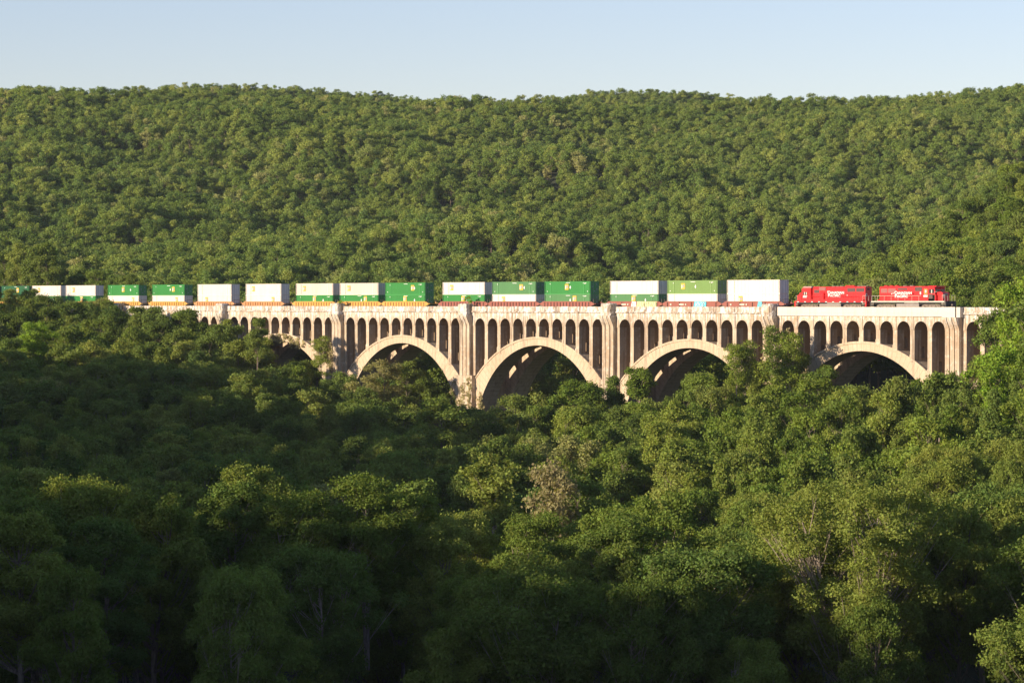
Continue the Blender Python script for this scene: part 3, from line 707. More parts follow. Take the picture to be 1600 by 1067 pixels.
def loco1(t):        # short nose to the left
    R = M['red']; loco_common(t, False)
    mb = MB(); mb.prism_y([(.9,1.66),(2.3,1.66),(2.3,3.45),(1.35,3.4),(1.0,3.0)], -1.05, 1.05); mb.build('nose', R, t)
    mb = MB(); mb.prism_y([(2.3,1.66),(4.9,1.66),(4.9,4.55),(2.75,4.55),(2.3,4.1)], -1.5, 1.5); c = mb.build('cab', R, t)
    mb = MB(); mb.prism_x([(-1.55,4.35),(1.55,4.35),(1.2,4.68),(-1.2,4.68)], 2.6, 5.0, M['stripe']); mb.build('cab_roof', None, t)
    mb = MB(); mb.box(2.75, 4.0, -1.53, -1.5, 2.9, 3.55, M['glass']); mb.box(3.05, 3.3, -1.55, -1.53, 2.9, 3.55, M['stripe']); mb.box(3.6, 3.85, -1.55, -1.53, 2.92, 3.5, M['stripe']); mb.build('window', None, c)
    mb = MB(); mb.box(1.05, 2.2, -1.5, -1.04, 1.66, 2.9); mb.build('battery_box', R, t)
    mb = MB(); mb.box(2.0, 19.9, -1.47, -.95, 1.66, 2.0); mb.build('walkway_skirt', R, t)
    mb = MB(); mb.prism_x([(-.95,1.66),(.95,1.66),(.95,4.35),(.8,4.6),(-.8,4.6),(-.95,4.35)], 4.9, 20.1); h = mb.build('hood', R, t)
    for i in range(12):
        s = MB(); s.box(9.0+i*.9, 9.03+i*.9, -.975, -.95, 2.0, 3.0); s.build('door_seam', M['grille'], t)
    y = -.95
    grille(t, 5.4, 6.9, 3.3, 4.0, y, M['grille']); grille(t, 7.0, 8.9, 3.85, 4.5, y-.1, M['lt_grille'])
    grille(t, 15.0, 17.3, 3.5, 4.3, y, M['grille'], 8); grille(t, 17.55, 19.85, 3.5, 4.3, y, M['grille'], 8)
    mb = MB(); mb.prism_x([(-1.35,1.7),(-.95,1.7),(-.95,3.5),(-1.1,3.45),(-1.35,3.1)], 7.5, 8.5); mb.build('blower_housing', R, t)
    mb = MB(); mb.box(14.4, 16.9, -.85, .85, 4.6, 4.85); mb.build('roof_hatch', R, t)
    for x in (17.6, 18.7, 19.6, 10.3, 11.5, 12.6):
        f = MB(); f.tube([(x, 0, 4.6), (x, 0, 4.78)], .48, 12, None, True); f.build('roof_fan', M['grime'], t)
    words_block(t, 9.4, 3.05, y-.04)
    lettering(t, '5937', .55, 3.3, 2.55, -1.53, None, 1.1, .03)
    for x, z in ((14.9, 2.75), (9.25, 3.55)): s = MB(); s.box(x, x+.18, y-.03, y, z, z+.18); s.build('marking', M['white_mark'], t)
    s = MB(); s.box(20.1, 20.13, -.3, .3, 3.9, 4.25, M['black']); s.box(20.1, 20.13, -.85, -.4, 2.6, 3.2, M['white_mark']); s.box(20.13, 20.14, -.72, -.5, 2.75, 3.05, M['black']); s.build('number_board', None, t)
    handrail(t, [(.6,-1.45),(1.0,-1.45)], 1.66, 2.75, [(.6,-1.45),(1.0,-1.45)], M['stripe'])
    handrail(t, [(20.0,-1.45),(20.6,-1.45),(20.6,1.45)], 1.0, 2.75, [(19.9,-1.45),(20.6,-1.45),(20.6,-.5),(20.6,.5),(20.6,1.45)], M['stripe'])
    handrail(t, [(4.95,-1.45),(18.5,-1.45)], 1.66, 2.62, [(5+i*2.25,-1.45) for i in range(7)], R)
def loco2(t):        # cab to the right
    R = M['red']; loco_common(t, True); y = -.95
    mb = MB(); mb.prism_x([(-.95,1.66),(.95,1.66),(.95,4.35),(.8,4.6),(-.8,4.6),(-.95,4.35)], 2.3, 16.2); mb.build('hood', R, t)
    mb = MB(); mb.prism_y([(16.2,1.66),(18.0,1.66),(18.0,4.0),(17.7,4.55),(16.2,4.6)], -1.5, 1.5); c = mb.build('cab', R, t)
    mb = MB(); mb.prism_x([(-1.56,4.4),(1.56,4.4),(1.2,4.68),(-1.2,4.68)], 16.1, 18.2); mb.build('cab_roof', M['red'], t)
    mb = MB(); mb.box(18.0, 18.04, -1.3, -.2, 3.3, 4.0, M['glass']); mb.box(18.0, 18.04, .2, 1.3, 3.3, 4.0, M['glass']); mb.box(16.45, 17.75, -1.54, -1.5, 3.2, 4.0, M['glass'])
    mb.box(17.0, 17.3, -1.56, -1.54, 3.2, 3.9, M['stripe']); mb.build('window', None, c)
    mb = MB(); mb.prism_y([(18.0,1.66),(19.6,1.66),(19.6,3.2),(19.3,3.45),(18.0,3.5)], -.95, .95); mb.build('nose', R, t)
    mb = MB(); mb.box(16.0, 18.2, -1.5, -.95, 1.66, 2.9); mb.build('battery_box', R, t)
    mb = MB(); mb.box(19.6, 19.66, -.35, .35, 2.75, 3.15, M['white_mark']); mb.box(19.66, 19.68, -.28, -.02, 2.82, 3.08, M['glass']); mb.box(19.66, 19.68, .02, .28, 2.82, 3.08, M['glass']); mb.build('headlight', None, t)
    mb = MB(); mb.box(19.6, 19.65, -.9, -.45, 2.3, 3.0); mb.build('number_board', M['stripe'], t)
    mb = MB(); mb.box(2.3, 16.0, -1.45, -.95, 1.66, 1.95); mb.build('walkway_skirt', R, t)
    grille(t, 2.7, 4.5, 3.3, 4.15, y, M['lt_grille'], 8); grille(t, 4.7, 6.8, 3.3, 4.15, y, M['lt_grille'], 8)
    grille(t, 7.4, 10.0, 3.85, 4.25, y, M['grille'], 3); grille(t, 12.1, 14.0, 3.6, 4.45, y, M['grille'], 6)
    words_block(t, 7.0, 2.95, y-.55)
    # shield panel and number below it
    mb = MB(); mb.box(14.55, 15.45, y-.03, y, 3.05, 4.05, M['yellow_mark']); mb.box(14.7, 15.3, y-.04, y-.03, 3.15, 3.95, M['black']); mb.box(14.85, 15.2, y-.05, y-.04, 3.3, 3.85, M['white_mark']); mb.build('shield_emblem', None, t)
    lettering(t, '6026', .55, 15.0, 2.65, y-.04, None, 1.1, .03)
    lettering(t, '8', .75, 13.6, 3.2, y-.04, None, 1.0, .03)
    for x, z in ((6.0, 3.1), (5.6, 3.0), (12.1, 3.95)): s = MB(); s.box(x, x+.2, y-.03, y, z, z+.22); s.build('marking', M['white_mark'], t)
    mb = MB(); mb.box(16.3, 17.4, -1.53, -1.5, 2.1, 3.0); mb.build('cab_door', M['grille'], t)
    for x in (3.4, 4.9, 6.4, 8.6, 10.5): f = MB(); f.tube([(x, 0, 4.6), (x, 0, 4.8)], .5, 12, None, True); f.build('roof_fan', M['red'] if x < 8 else M['grime'], t)
    handrail(t, [(.6,1.4),(.6,-1.45),(13.6,-1.45),(14.0,-1.2)], 1.66, 2.68, [(.6,-1.45),(.6,1.4)]+[(2.2+i*1.9,-1.45) for i in range(7)], M['stripe'])
    handrail(t, [(17.8,-1.48),(18.6,-1.48)], 1.66, 3.5, [(17.8,-1.48)], M['stripe'])
    handrail(t, [(19.9,-1.45),(20.6,-1.45),(20.6,-.6)], .9, 2.8, [(19.9,-1.45),(20.6,-1.45),(20.6,-.6)], M['stripe'])
    handrail(t, [(20.6,.6),(20.6,1.45)], .9, 2.8, [(20.6,.6),(20.6,1.45)], M['stripe'])
x1 = hit(1240.5, TY-1.5); x2 = hit(1358.5, TY-1.5)
l1 = empty('locomotive', (x1, TY, RZ)); tag(l1, 'red diesel locomotive with its cab at the left end, coupled to the containers', 'locomotive', 'red locomotives hauling the train')
loco1(l1)
l2 = empty('locomotive', (x2, TY, RZ)); tag(l2, 'leading red diesel locomotive with cream sill stripe and its cab facing right', 'locomotive', 'red locomotives hauling the train')
loco2(l2)
print('loco x', x1, x2, 'pier', PIER0, 'last stack', cars[-1][1], 'gap', x2-x1)

# ------------------------------------------------------------------ trees
def make_crown(seed, H, W, nleaf, ls, lobes, zlow=.28, spray=8, sprad=.45, shape='round', lr=(.12, .21)):
    r = np.random.default_rng(seed); zc0 = H*zlow; ph = r.random(4)*6.28
    cs = []; rads = []
    for i in range(lobes):
        for _ in range(30):
            t = r.random()**.8; z = zc0+(H-zc0)*(.08+.84*t)
            if shape == 'round': wr = math.sqrt(max(0, 1-((t-.42)/.62)**2))
            elif shape == 'vase': wr = .35+.65*min(1, t*1.5) if t < .8 else 1-(t-.8)*2.2
            elif shape == 'cone': wr = (1-t)**.7*.95+.12
            else: wr = .75+.25*math.sin(t*9)
            a = r.random()*2*math.pi; q = (r.random()**.4)*wr*(1+.30*math.sin(2*a+ph[0]+3*t)+.22*math.sin(3*a+ph[1]-5*t)+.14*math.sin(5*a+ph[2]+9*t))
            c = np.array([math.cos(a)*q*W*.40, math.sin(a)*q*W*.40, z])
            rad = W*r.uniform(*lr)*(1-.3*t)
            if all(np.linalg.norm((c-c2)/np.array([1, 1, .8])) > .62*(rad+r2)*.8 for c2, r2 in zip(cs, rads)): break
        cs.append(c); rads.append(rad)
    cs = np.array(cs); rads = np.array(rads)
    k = nleaf//spray; p = rads**2; li = r.choice(len(cs), k, p=p/p.sum())
    d = r.normal(size=(k, 3)); d[:, 2] = np.abs(d[:, 2])*.95-.55*r.random(k); d /= np.linalg.norm(d, axis=1)[:, None]
    # bias sprays outward from the trunk
    out = cs[li]-np.array([0, 0, H*.5]); out /= np.linalg.norm(out, axis=1)[:, None]+1e-6
    flip = (np.sum(d*out, 1) < -.35) & (r.random(k) < .75); d[flip] *= -1
    rr = rads[li]*(.62+.42*r.random(k)**.6)
    sc_ = cs[li]+d*rr[:, None]*np.array([1, 1, .95])
    P = np.repeat(sc_, spray, 0)+r.normal(size=(k*spray, 3))*sprad*np.array([1, 1, .75]); Dn = np.repeat(d, spray, 0)
    n = Dn*.75+r.normal(size=P.shape)*.5+np.array([0, 0, .15]); n /= np.linalg.norm(n, axis=1)[:, None]
    t1 = np.cross(n, r.normal(size=P.shape)); t1 /= np.linalg.norm(t1, axis=1)[:, None]+1e-9; t2 = np.cross(n, t1)
    s = ls*(.6+.8*r.random(len(P)))[:, None]
    quad = np.stack([P-t1*s*.5, P-t2*s*.33-t1*s*.05, P+t1*s*.5, P+t2*s*.33-t1*s*.05], 1)
    V = quad.reshape(-1, 3); m = len(P)
    me = D.meshes.new('crown'); me.vertices.add(len(V)); me.vertices.foreach_set('co', V.ravel())
    me.loops.add(m*4); me.loops.foreach_set('vertex_index', np.arange(m*4, dtype=np.int32))
    me.polygons.add(m); me.polygons.foreach_set('loop_start', np.arange(0, m*4, 4, dtype=np.int32))
    me.update(calc_edges=True); me.validate()
    return me, cs, rads
def make_trunk(seed, H, W, cs, rads, r0, n=5, twigs=2, mat='bark', lean=.4, multi=1):
    r = random.Random(seed); mb = MB()
    stems = []
    for s in range(multi):
        a = r.random()*6.28; off = 0 if multi == 1 else W*.2
        top = Vector((math.cos(a)*(off+lean*r.random()), math.sin(a)*(off+lean*r.random()), H*.82))
        pts = [Vector((math.cos(a)*.15*(multi > 1), math.sin(a)*.15*(multi > 1), -1.2))]
        for i in range(1, 6):
            t = i/5; pts.append(Vector((top.x*t**1.3+r.uniform(-.15, .15), top.y*t**1.3+r.uniform(-.15, .15), H*.82*t)))
        stems.append(pts); mb.tube(pts, [r0*(1-.8*i/5)/math.sqrt(multi) for i in range(6)], n)
    for c, rad in zip(cs, rads):
        c = Vector(c); st = min(stems, key=lambda p: (p[3]-c).length)
        zt = max(H*.15, c.z-(Vector((c.x, c.y, 0)).length*.9)-H*.05); t = min(.98, zt/(H*.82)); f = t*5; i = min(4, int(f))
        a = st[i].lerp(st[i+1], f-i); mid = a.lerp(c, .5)+Vector((0, 0, -.06*H*r.random())); rb = r0*.34*(1-t*.5)/math.sqrt(multi)
        mb.tube([a, mid, c], [rb, rb*.65, rb*.3], max(3, n-1))
        for _ in range(twigs):
            e = c+Vector((r.uniform(-1, 1), r.uniform(-1, 1), r.uniform(-.2, 1))).normalized()*rad*.9
            mb.tube([mid.lerp(c, r.random()), e], [rb*.3, rb*.1], 3)
    return mb.mesh('trunk', M[mat])
def variant(seed, H, W, nl, ls, lobes, mat='leaf', bark_='bark', trunk_r=.22, n=5, twigs=1, multi=1, **kw):
    me, cs, rads = make_crown(seed, H, W, nl, ls, lobes, **kw); me.materials.append(M[mat])
    tm = make_trunk(seed, H, W, cs, rads, trunk_r, n, twigs, bark_, multi=multi)
    return me, tm, H, W
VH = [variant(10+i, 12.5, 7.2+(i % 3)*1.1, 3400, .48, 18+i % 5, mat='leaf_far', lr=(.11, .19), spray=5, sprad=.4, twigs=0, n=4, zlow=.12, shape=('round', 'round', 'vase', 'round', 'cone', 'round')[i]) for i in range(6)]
VM = [variant(30+i, 17, (7.6, 9.0, 6.6, 8.4, 5.4, 8.6, 7.0)[i], 12000, .37, (30, 38, 30, 40, 28, 34, 32)[i], lr=(.08, .17), spray=7, sprad=.42, zlow=(.2, .22, .42, .15, .2, .25, .45)[i],
              bark_='pale_bark' if i in (2, 6) else 'bark', shape=('round', 'vase', 'vase', 'round', 'cone', 'round', 'vase')[i]) for i in range(7)]
VF = [variant(60+i, 20, (10, 12.5, 9, 12, 8.4)[i], 60000, .235, (80, 95, 70, 90, 64)[i], lr=(.055, .12), mat='leaf_near', bark_='pale_bark' if i % 2 else 'bark', spray=12, sprad=.34, trunk_r=.3, n=6, twigs=3,
              zlow=(.15, .28, .12, .3, .15)[i], multi=(1, 2, 1, 3, 2)[i], shape=('round', 'vase', 'round', 'vase', 'round')[i]) for i in range(5)]
def remat(v, mat):
    c = v[0].copy(); c.materials.clear(); c.materials.append(M[mat]); return (c,)+v[1:]
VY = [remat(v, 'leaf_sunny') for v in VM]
BRIGHT = remat(VM[1], 'leaf_bright'); BRIGHT_N = remat(VM[3], 'leaf_bright')
_d = variant(90, 16, 8, 5200, .40, 22, mat='leaf_dry', bark_='pale_bark', spray=6, sprad=.4, twigs=7, n=5, zlow=.2, trunk_r=.2)
DRY = _d
SLIM = variant(91, 20, 5.4, 7500, .33, 60, lr=(.08, .2), mat='leaf_sunny', bark_='pale_bark', spray=6, sprad=.4, twigs=2, zlow=.1, shape='column', trunk_r=.16)
HERO = variant(92, 22, 21, 90000, .235, 190, lr=(.03, .07), mat='leaf_near', bark_='pale_bark', spray=11, sprad=.36, twigs=3, n=6, zlow=.16, shape='vase', trunk_r=.46, multi=4)
TREES = []   # dict(x,y,z,rot,scale,v(set,idx),d,u,top)
def scatter(r0f, r1f, d0, d1, step, vset, seed, sc=(.82, 1.2), filt=None):
    g = np.random.default_rng(seed); out = []
    dd = np.arange(d0, d1, step)
    for j, d in enumerate(dd):
        ra, rb = r0f(d), r1f(d); rr = np.arange(ra, rb, step)+(step/2 if j % 2 else 0)
        out.append(np.stack([rr, np.full_like(rr, d)], 1))
    P = np.concatenate(out); P += g.uniform(-.42, .42, P.shape)*step
    X = CAM[0]+P[:, 0]*RV[0]+P[:, 1]*DV[0]; Y = CAM[1]+P[:, 0]*RV[1]+P[:, 1]*DV[1]
    gz = ground(P[:, 0], P[:, 1]); cz = canopy(P[:, 0], P[:, 1])
    ok = ~((Y > -5.5) & (Y < WID+6) & (np.abs(X) < 230)) & ~((np.abs(Y-TY) < 6.5))
    if filt is not None: ok &= filt(P[:, 0], P[:, 1], X, Y)
    for k in np.nonzero(ok)[0]:
        s = g.uniform(*sc)
        if Y[k] < 0 and 440 < P[k, 1] <= 560 and P[k, 0] > 0: s = min(s, (cz[k]+2.6-gz[k])/17.0)
        if Y[k] < 0 and P[k, 1] > 560: s = min(s, (cz[k]+1.6-gz[k])/17.0)
        vs_ = vset
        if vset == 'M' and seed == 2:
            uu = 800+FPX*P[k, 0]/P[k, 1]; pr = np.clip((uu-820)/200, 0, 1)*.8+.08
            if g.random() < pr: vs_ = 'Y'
        rr_, dd_ = P[k, 0], P[k, 1]; uu = 800+FPX*rr_/dd_; vst = 1.0
        if seed in (1, 2) and dd_ < 660 and Y[k] < 0:
            if float(vnoise(np.array([rr_]), np.array([dd_]), 15, 21)[0]) > .24: continue
            if seed == 2 and g.random() < .10: continue
            vst = g.uniform(.78, 1.0)
            s = min(s, (cz[k]+(3.2 if seed == 2 else 3.5)-gz[k])/(17.0 if seed == 2 else 20.0))
            hid = False
            for hu, hd, hy, hw in ((862, 428, 790, 38), (1335, 262, 900, 150), (770, 405, 790, 35)):
                if abs(uu-hu) < hw+3.5*FPX/dd_*.5 and dd_ < hd and HOR+(EYE-gz[k]-20*s)/dd_*FPX < hy: hid = True
            if hid: continue
        TREES.append(dict(x=X[k], y=Y[k], z=gz[k], rot=g.uniform(0, 6.28), s=s, sx=s*vst*g.uniform(.88, 1.15), vs=vs_, vi=int(g.integers(len(SETS[vset]))), r=P[k, 0], d=P[k, 1]))
SETS = {'F': VF, 'M': VM, 'H': VH, 'Y': VY}
Uedge = lambda u: (lambda d: (u-800)/FPX*d)
def clear(r, d, X, Y):   # clearings the photograph shows (deep shade of the ravine; the bridge seen over low growth)
    return np.ones_like(r, bool)
scatter(Uedge(-220), Uedge(1820), 252, 400, 9.6, 'F', 1, (.76, 1.26))
scatter(Uedge(-160), Uedge(1760), 402, 1010, 7.6, 'M', 2, (.66, 1.34))
scatter(Uedge(-100), Uedge(1700), 1012, 1660, 6.7, 'H', 3, (.62, 1.28))
scatter(Uedge(-100), Uedge(1700), 1662, 1790, 5.8, 'H', 13, (.72, 1.12))
scatter(Uedge(-100), Uedge(1700), 2170, 2275, 5.8, 'H', 4, (.75, 1.12))
# the wooded rise left of the view whose shade lies over the slope
scatter(lambda d: -330, lambda d: min(-50, (-230-800)/FPX*max(d, 60)), 110, 1000, 9.0, 'M', 5, (.9, 1.2))
# single trees: u, depth, row of the top, height, set, scale x
heroes = [
 (1335,262,742,22,'HERO',1.0,'huge spreading tree with many pale bare limbs at lower right','tree'),
 (862,428,716,19,'DRY',1.05,'half bare greyish tree with dead twigs on top in the ravine','tree'),
 (1213,622,500,20,'SLIM',1.25,'slender pale green tree rising in front of the pier behind the locomotives','tree'),
 (1235,618,512,19,'SLIM',1.1,'second slender tree close beside the pier nearest the locomotives','tree'),
 (1165,614,524,17,'SLIM',1.0,'slim tree in front of the last bays left of the ivy-hung pier','tree'),
 (1150,612,530,16,'SLIM',.9,'narrow tree standing before the arch under the white double stack','tree'),
 (1243,625,545,17,'Y2',1.0,'feathery tree in front of the first bays right of the ivy-hung pier','tree'),
 (1183,628,562,16,'Y6',1.0,'open feathery tree at the foot of the ivy-hung pier','tree'),
 (1285,615,572,16,'Y2',1.05,'pale feathery tree before the left end of the arch under the locomotives','tree'),
 (1000,640,572,15,'Y6',1.05,'airy tree in front of the left haunch of the arch under the pale green container','tree'),
 (902,640,585,17,'Y3',1.35,'wide sunlit tree overlapping the right foot of the tallest arch','tree'),
 (502,748,520,13,'SLIM',.9,'thin tree in front of the small arch at the left of the viaduct','tree'),
 (55,760,503,15,'BRIGHT',1.0,'bright yellow-green tree alone on the dark slope at far left','tree'),
 (600,712,556,15,'M3',1.1,'rounded tree filling the lower part of the second visible arch','tree'),
 (635,722,562,15,'M5',1.0,'round tree right beside the one filling the second visible arch','tree'),
 (1602,520,420,24,'BRIGHT2',1.3,'tall dense tree hiding the right end of the viaduct','tree'),
 (1558,556,472,21,'Y3',1.1,'broad tree whose branches hang over the right end of the parapet','tree'),
 (1562,500,545,19,'BRIGHT',1.15,'bright green tree at the foot of the tall tree at right edge','tree'),
 (1640,505,440,23,'M1',1.5,'large tree cut off by the right edge beside the viaduct end','tree'),
 (770,405,712,17,'M2',1.3,'pale leaved tree left of the half bare tree in the ravine','tree'),
 (690,600,618,17,'M5',1.5,'wide dark crowned tree below the pier left of the tallest arch','tree'),
 (30,262,792,17,'F0',.95,'yellow-lit tree at the lower left corner of the view','tree'),
 (165,270,790,17,'F2',.95,'lit tree right of the corner tree, at lower left','tree'),
 (370,292,738,18,'F4',1.0,'knobbly topped tree catching sun in the dark wood at lower left','tree'),
 (575,292,736,18,'F3',.95,'wide dark tree with sunlit leaf tips below the tallest pier','tree'),
 (980,282,795,17,'F0',.95,'dark tree with yellow-lit top edge at lower centre','tree'),
 (-68,838,410,22,'M3',1.15,'tall tree added beyond the left edge to shade the last containers','tree'),  # this and the next: unseen trees added so their shadow falls on the containers
 (-98,842,406,23,'M0',1.2,'second tree added beyond the left edge to shade the last containers','tree'),
 (1588,545,446,21,'Y0',1.3,'dense dark green tree against the right end of the parapet','tree'),
 (1640,530,425,23,'M5',1.4,'highest crown at the right edge above the parapet','tree'),
 (402,745,494,14,'M0',.8,'tree reaching the parapet at the left end of the arcades','tree')]
VMAP = {'HERO': HERO, 'DRY': DRY, 'SLIM': SLIM, 'BRIGHT': BRIGHT, 'BRIGHT2': BRIGHT_N}
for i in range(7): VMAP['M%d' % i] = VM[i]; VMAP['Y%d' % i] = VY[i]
for i in range(5): VMAP['F%d' % i] = VF[i]
def place_tree(v, x, y, z, rot, s, sx, label, group):
    t = D.objects.new('broadleaf_tree', None); C.objects.link(t); t.location = (x, y, z); t.rotation_euler = (0, 0, rot); t.scale = (sx, sx, s)
    for nm, me in (('trunk', v[1]), ('crown', v[0])):
        o = D.objects.new(nm, me); C.objects.link(o); o.parent = t
    tag(t, label, 'tree', group); return t
hero_rd = []
for u, d, yt, H, key, sx, lab, cat in heroes:
    v = VMAP[key]; r = (u-800)/FPX*d; x, y = wxy(r, d); top = EYE-(yt-HOR)/FPX*d
    s = H/v[2]; hero_rd.append((r, d, 5.5*sx if key != 'HERO' else 9))
    place_tree(v, x, y, top-H, RNG.uniform(0, 6.28), s, sx if key[0] != 'F' else sx*1.1, lab, None)
# what each scattered tree shows in the picture: coarse depth buffer, nearest first
GW, GH = 400, 267; zb = np.zeros((GH, GW), bool)
for t in TREES:
    t['u'] = 800+FPX*t['r']/t['d']
    V_ = SETS[t['vs']][t['vi']]; t['top'] = t['z']+V_[2]*t['s']; t['w'] = V_[3]*t['sx']; t['yt'] = HOR+(EYE-t['top'])/t['d']*FPX
    t['hero'] = any((t['r']-a)**2+(t['d']-b)**2 < c*c for a, b, c in hero_rd)
TREES = [t for t in TREES if not t['hero']]
near = sorted([t for t in TREES if t['vs'] in 'FMY' and -80 < t['u'] < 1680], key=lambda t: t['d'])
for t in near:
    k = FPX/t['d']; hw = t['w']*k*.42; a, b = int(max(0, (t['u']-hw)/4)), int(min(GW, (t['u']+hw)/4)+1)
    c, e = int(max(0, t['yt']/4)), int(min(GH, (t['yt']+t['w']*.95*k)/4)+1)
    t['vis'] = 0
    if a < b and c < e: sub = zb[c:e, a:b]; t['vis'] = int((~sub).sum()); sub[:] = True
near.sort(key=lambda t: -t['vis'])
single = [t for t in near if t['vis'] > 0][:272]
ids = set(id(t) for t in single)
def zone(t):
    u, d = t['u'], t['d']
    F_ = ['round-headed','twin-stemmed spreading','dense narrow-topped','broad open-limbed','upright compact'] if t['vs'] == 'F' else ['round-headed','spreading','airy pale-stemmed','full-crowned','narrow pointed','wide low-branched','loose pale-trunked']
    a = F_[t['vi']]; sz = 'tall ' if t['s'] > 1.12 else 'small ' if t['s'] < .85 else ''
    def near_(lst): return min(lst, key=lambda q: abs(q[0]-u))[1]
    if d < 400:
        row = 'in the shaded bottom row' if d < 262 else 'in the front row' if d < 312 else 'just behind the front row'
        g = near_([(30,'by the lower left corner'),(165,'below the shaded slope at left'),(370,'beside the knobbly sunlit tree'),(575,'under the tallest pier'),(770,'below the pale ravine tree'),(862,'below the half bare tree'),(980,'at bottom centre'),
                   (1130,'left of the huge spreading tree'),(1335,'around the huge spreading tree'),(1470,'right of the huge spreading tree'),(1590,'by the lower right corner')])
        return '%s%s tree %s %s' % (sz, a, row, g)
    if t['y'] > 13:
        g = near_([(80,'the leftmost containers'),(300,'the white double stacks at left'),(500,'the cream containers'),(640,'the second visible arch'),(835,'the tallest arch'),(1060,'the pale green container\'s arch'),(1300,'the first locomotive'),(1420,'the leading locomotive'),(1560,'the right end of the viaduct')])
        return '%s%s tree %s %s' % (sz, a, 'far behind' if d > 860 else 'behind', g)
    g = near_([(30,'the far left treeline'),(130,'the viaduct\'s left abutment'),(250,'the leftmost pier caps'),(350,'the half hidden left pier'),(440,'the small left arch'),(527,'the pier beside the small arch'),(630,'the second visible arch'),(726,'the pier left of the tallest arch'),
               (835,'the tallest arch'),(947,'the pier right of the tallest arch'),(1070,'the pale green container\'s arch'),(1200,'the pier behind the locomotives'),(1340,'the locomotives\' arch'),(1490,'the rightmost pier'),(1600,'the far right treeline')])
    row = 'close below' if d > 640 and u < 900 or d > 560 and u >= 900 else 'midway below' if d > 520 else 'far below'
    return '%s%s tree %s %s' % (sz, a, row, g)
for t in single: t['lab'] = zone(t)
from collections import defaultdict
_dup = defaultdict(list)
for t in single: _dup[t['lab']].append(t)
for L_ in _dup.values():
    if len(L_) == 2:
        L_.sort(key=lambda t: t['d'])
        if abs(L_[0]['d']-L_[1]['d']) > abs(L_[0]['r']-L_[1]['r']): wd = ('nearer of two', 'farther of two')
        else: L_.sort(key=lambda t: t['u']); wd = ('left of two', 'right of two')
    elif len(L_) == 3: L_.sort(key=lambda t: t['u']); wd = ('leftmost of three', 'middle of three', 'rightmost of three')
    elif len(L_) == 4: L_.sort(key=lambda t: t['u']); wd = ('leftmost of four', 'second of four', 'third of four', 'rightmost of four')
    elif len(L_) > 4:
        L_.sort(key=lambda t: t['u']); num = ['', '', '', '', '', 'five', 'six', 'seven', 'eight', 'nine'][min(9, len(L_))]
        wd = ['leftmost of '+num]+[o_+' of '+num for o_ in ('second', 'third', 'fourth', 'fifth', 'sixth', 'seventh', 'eighth')[:len(L_)-2]]+['rightmost of '+num]
    else: wd = None
    if wd:
        for t, q in zip(L_, wd): t['lab'] += ', '+q
for t in single:
    if len(t['lab'].replace('-', ' ').split()) > 16:
        for a_ in ('shaded ', 'tall ', 'small ', 'far ', 'sunlit ', ' spreading', ' pale-trunked', ' open-limbed', ' close'): 
            if len(t['lab'].split()) > 16: t['lab'] = t['lab'].replace(a_, '', 1)
    lab = t['lab']; place_tree(SETS[t['vs']][t['vi']], t['x'], t['y'], t['z'], t['rot'], t['s'], t['sx'], lab, 'trees of the '+('front row' if t['d'] < 400 else 'wood behind the viaduct' if t['y'] > 13 else 'wooded slopes in front of the viaduct'))
rest = [t for t in TREES if id(t) not in ids]
print('trees', len(TREES), 'single', len(single))
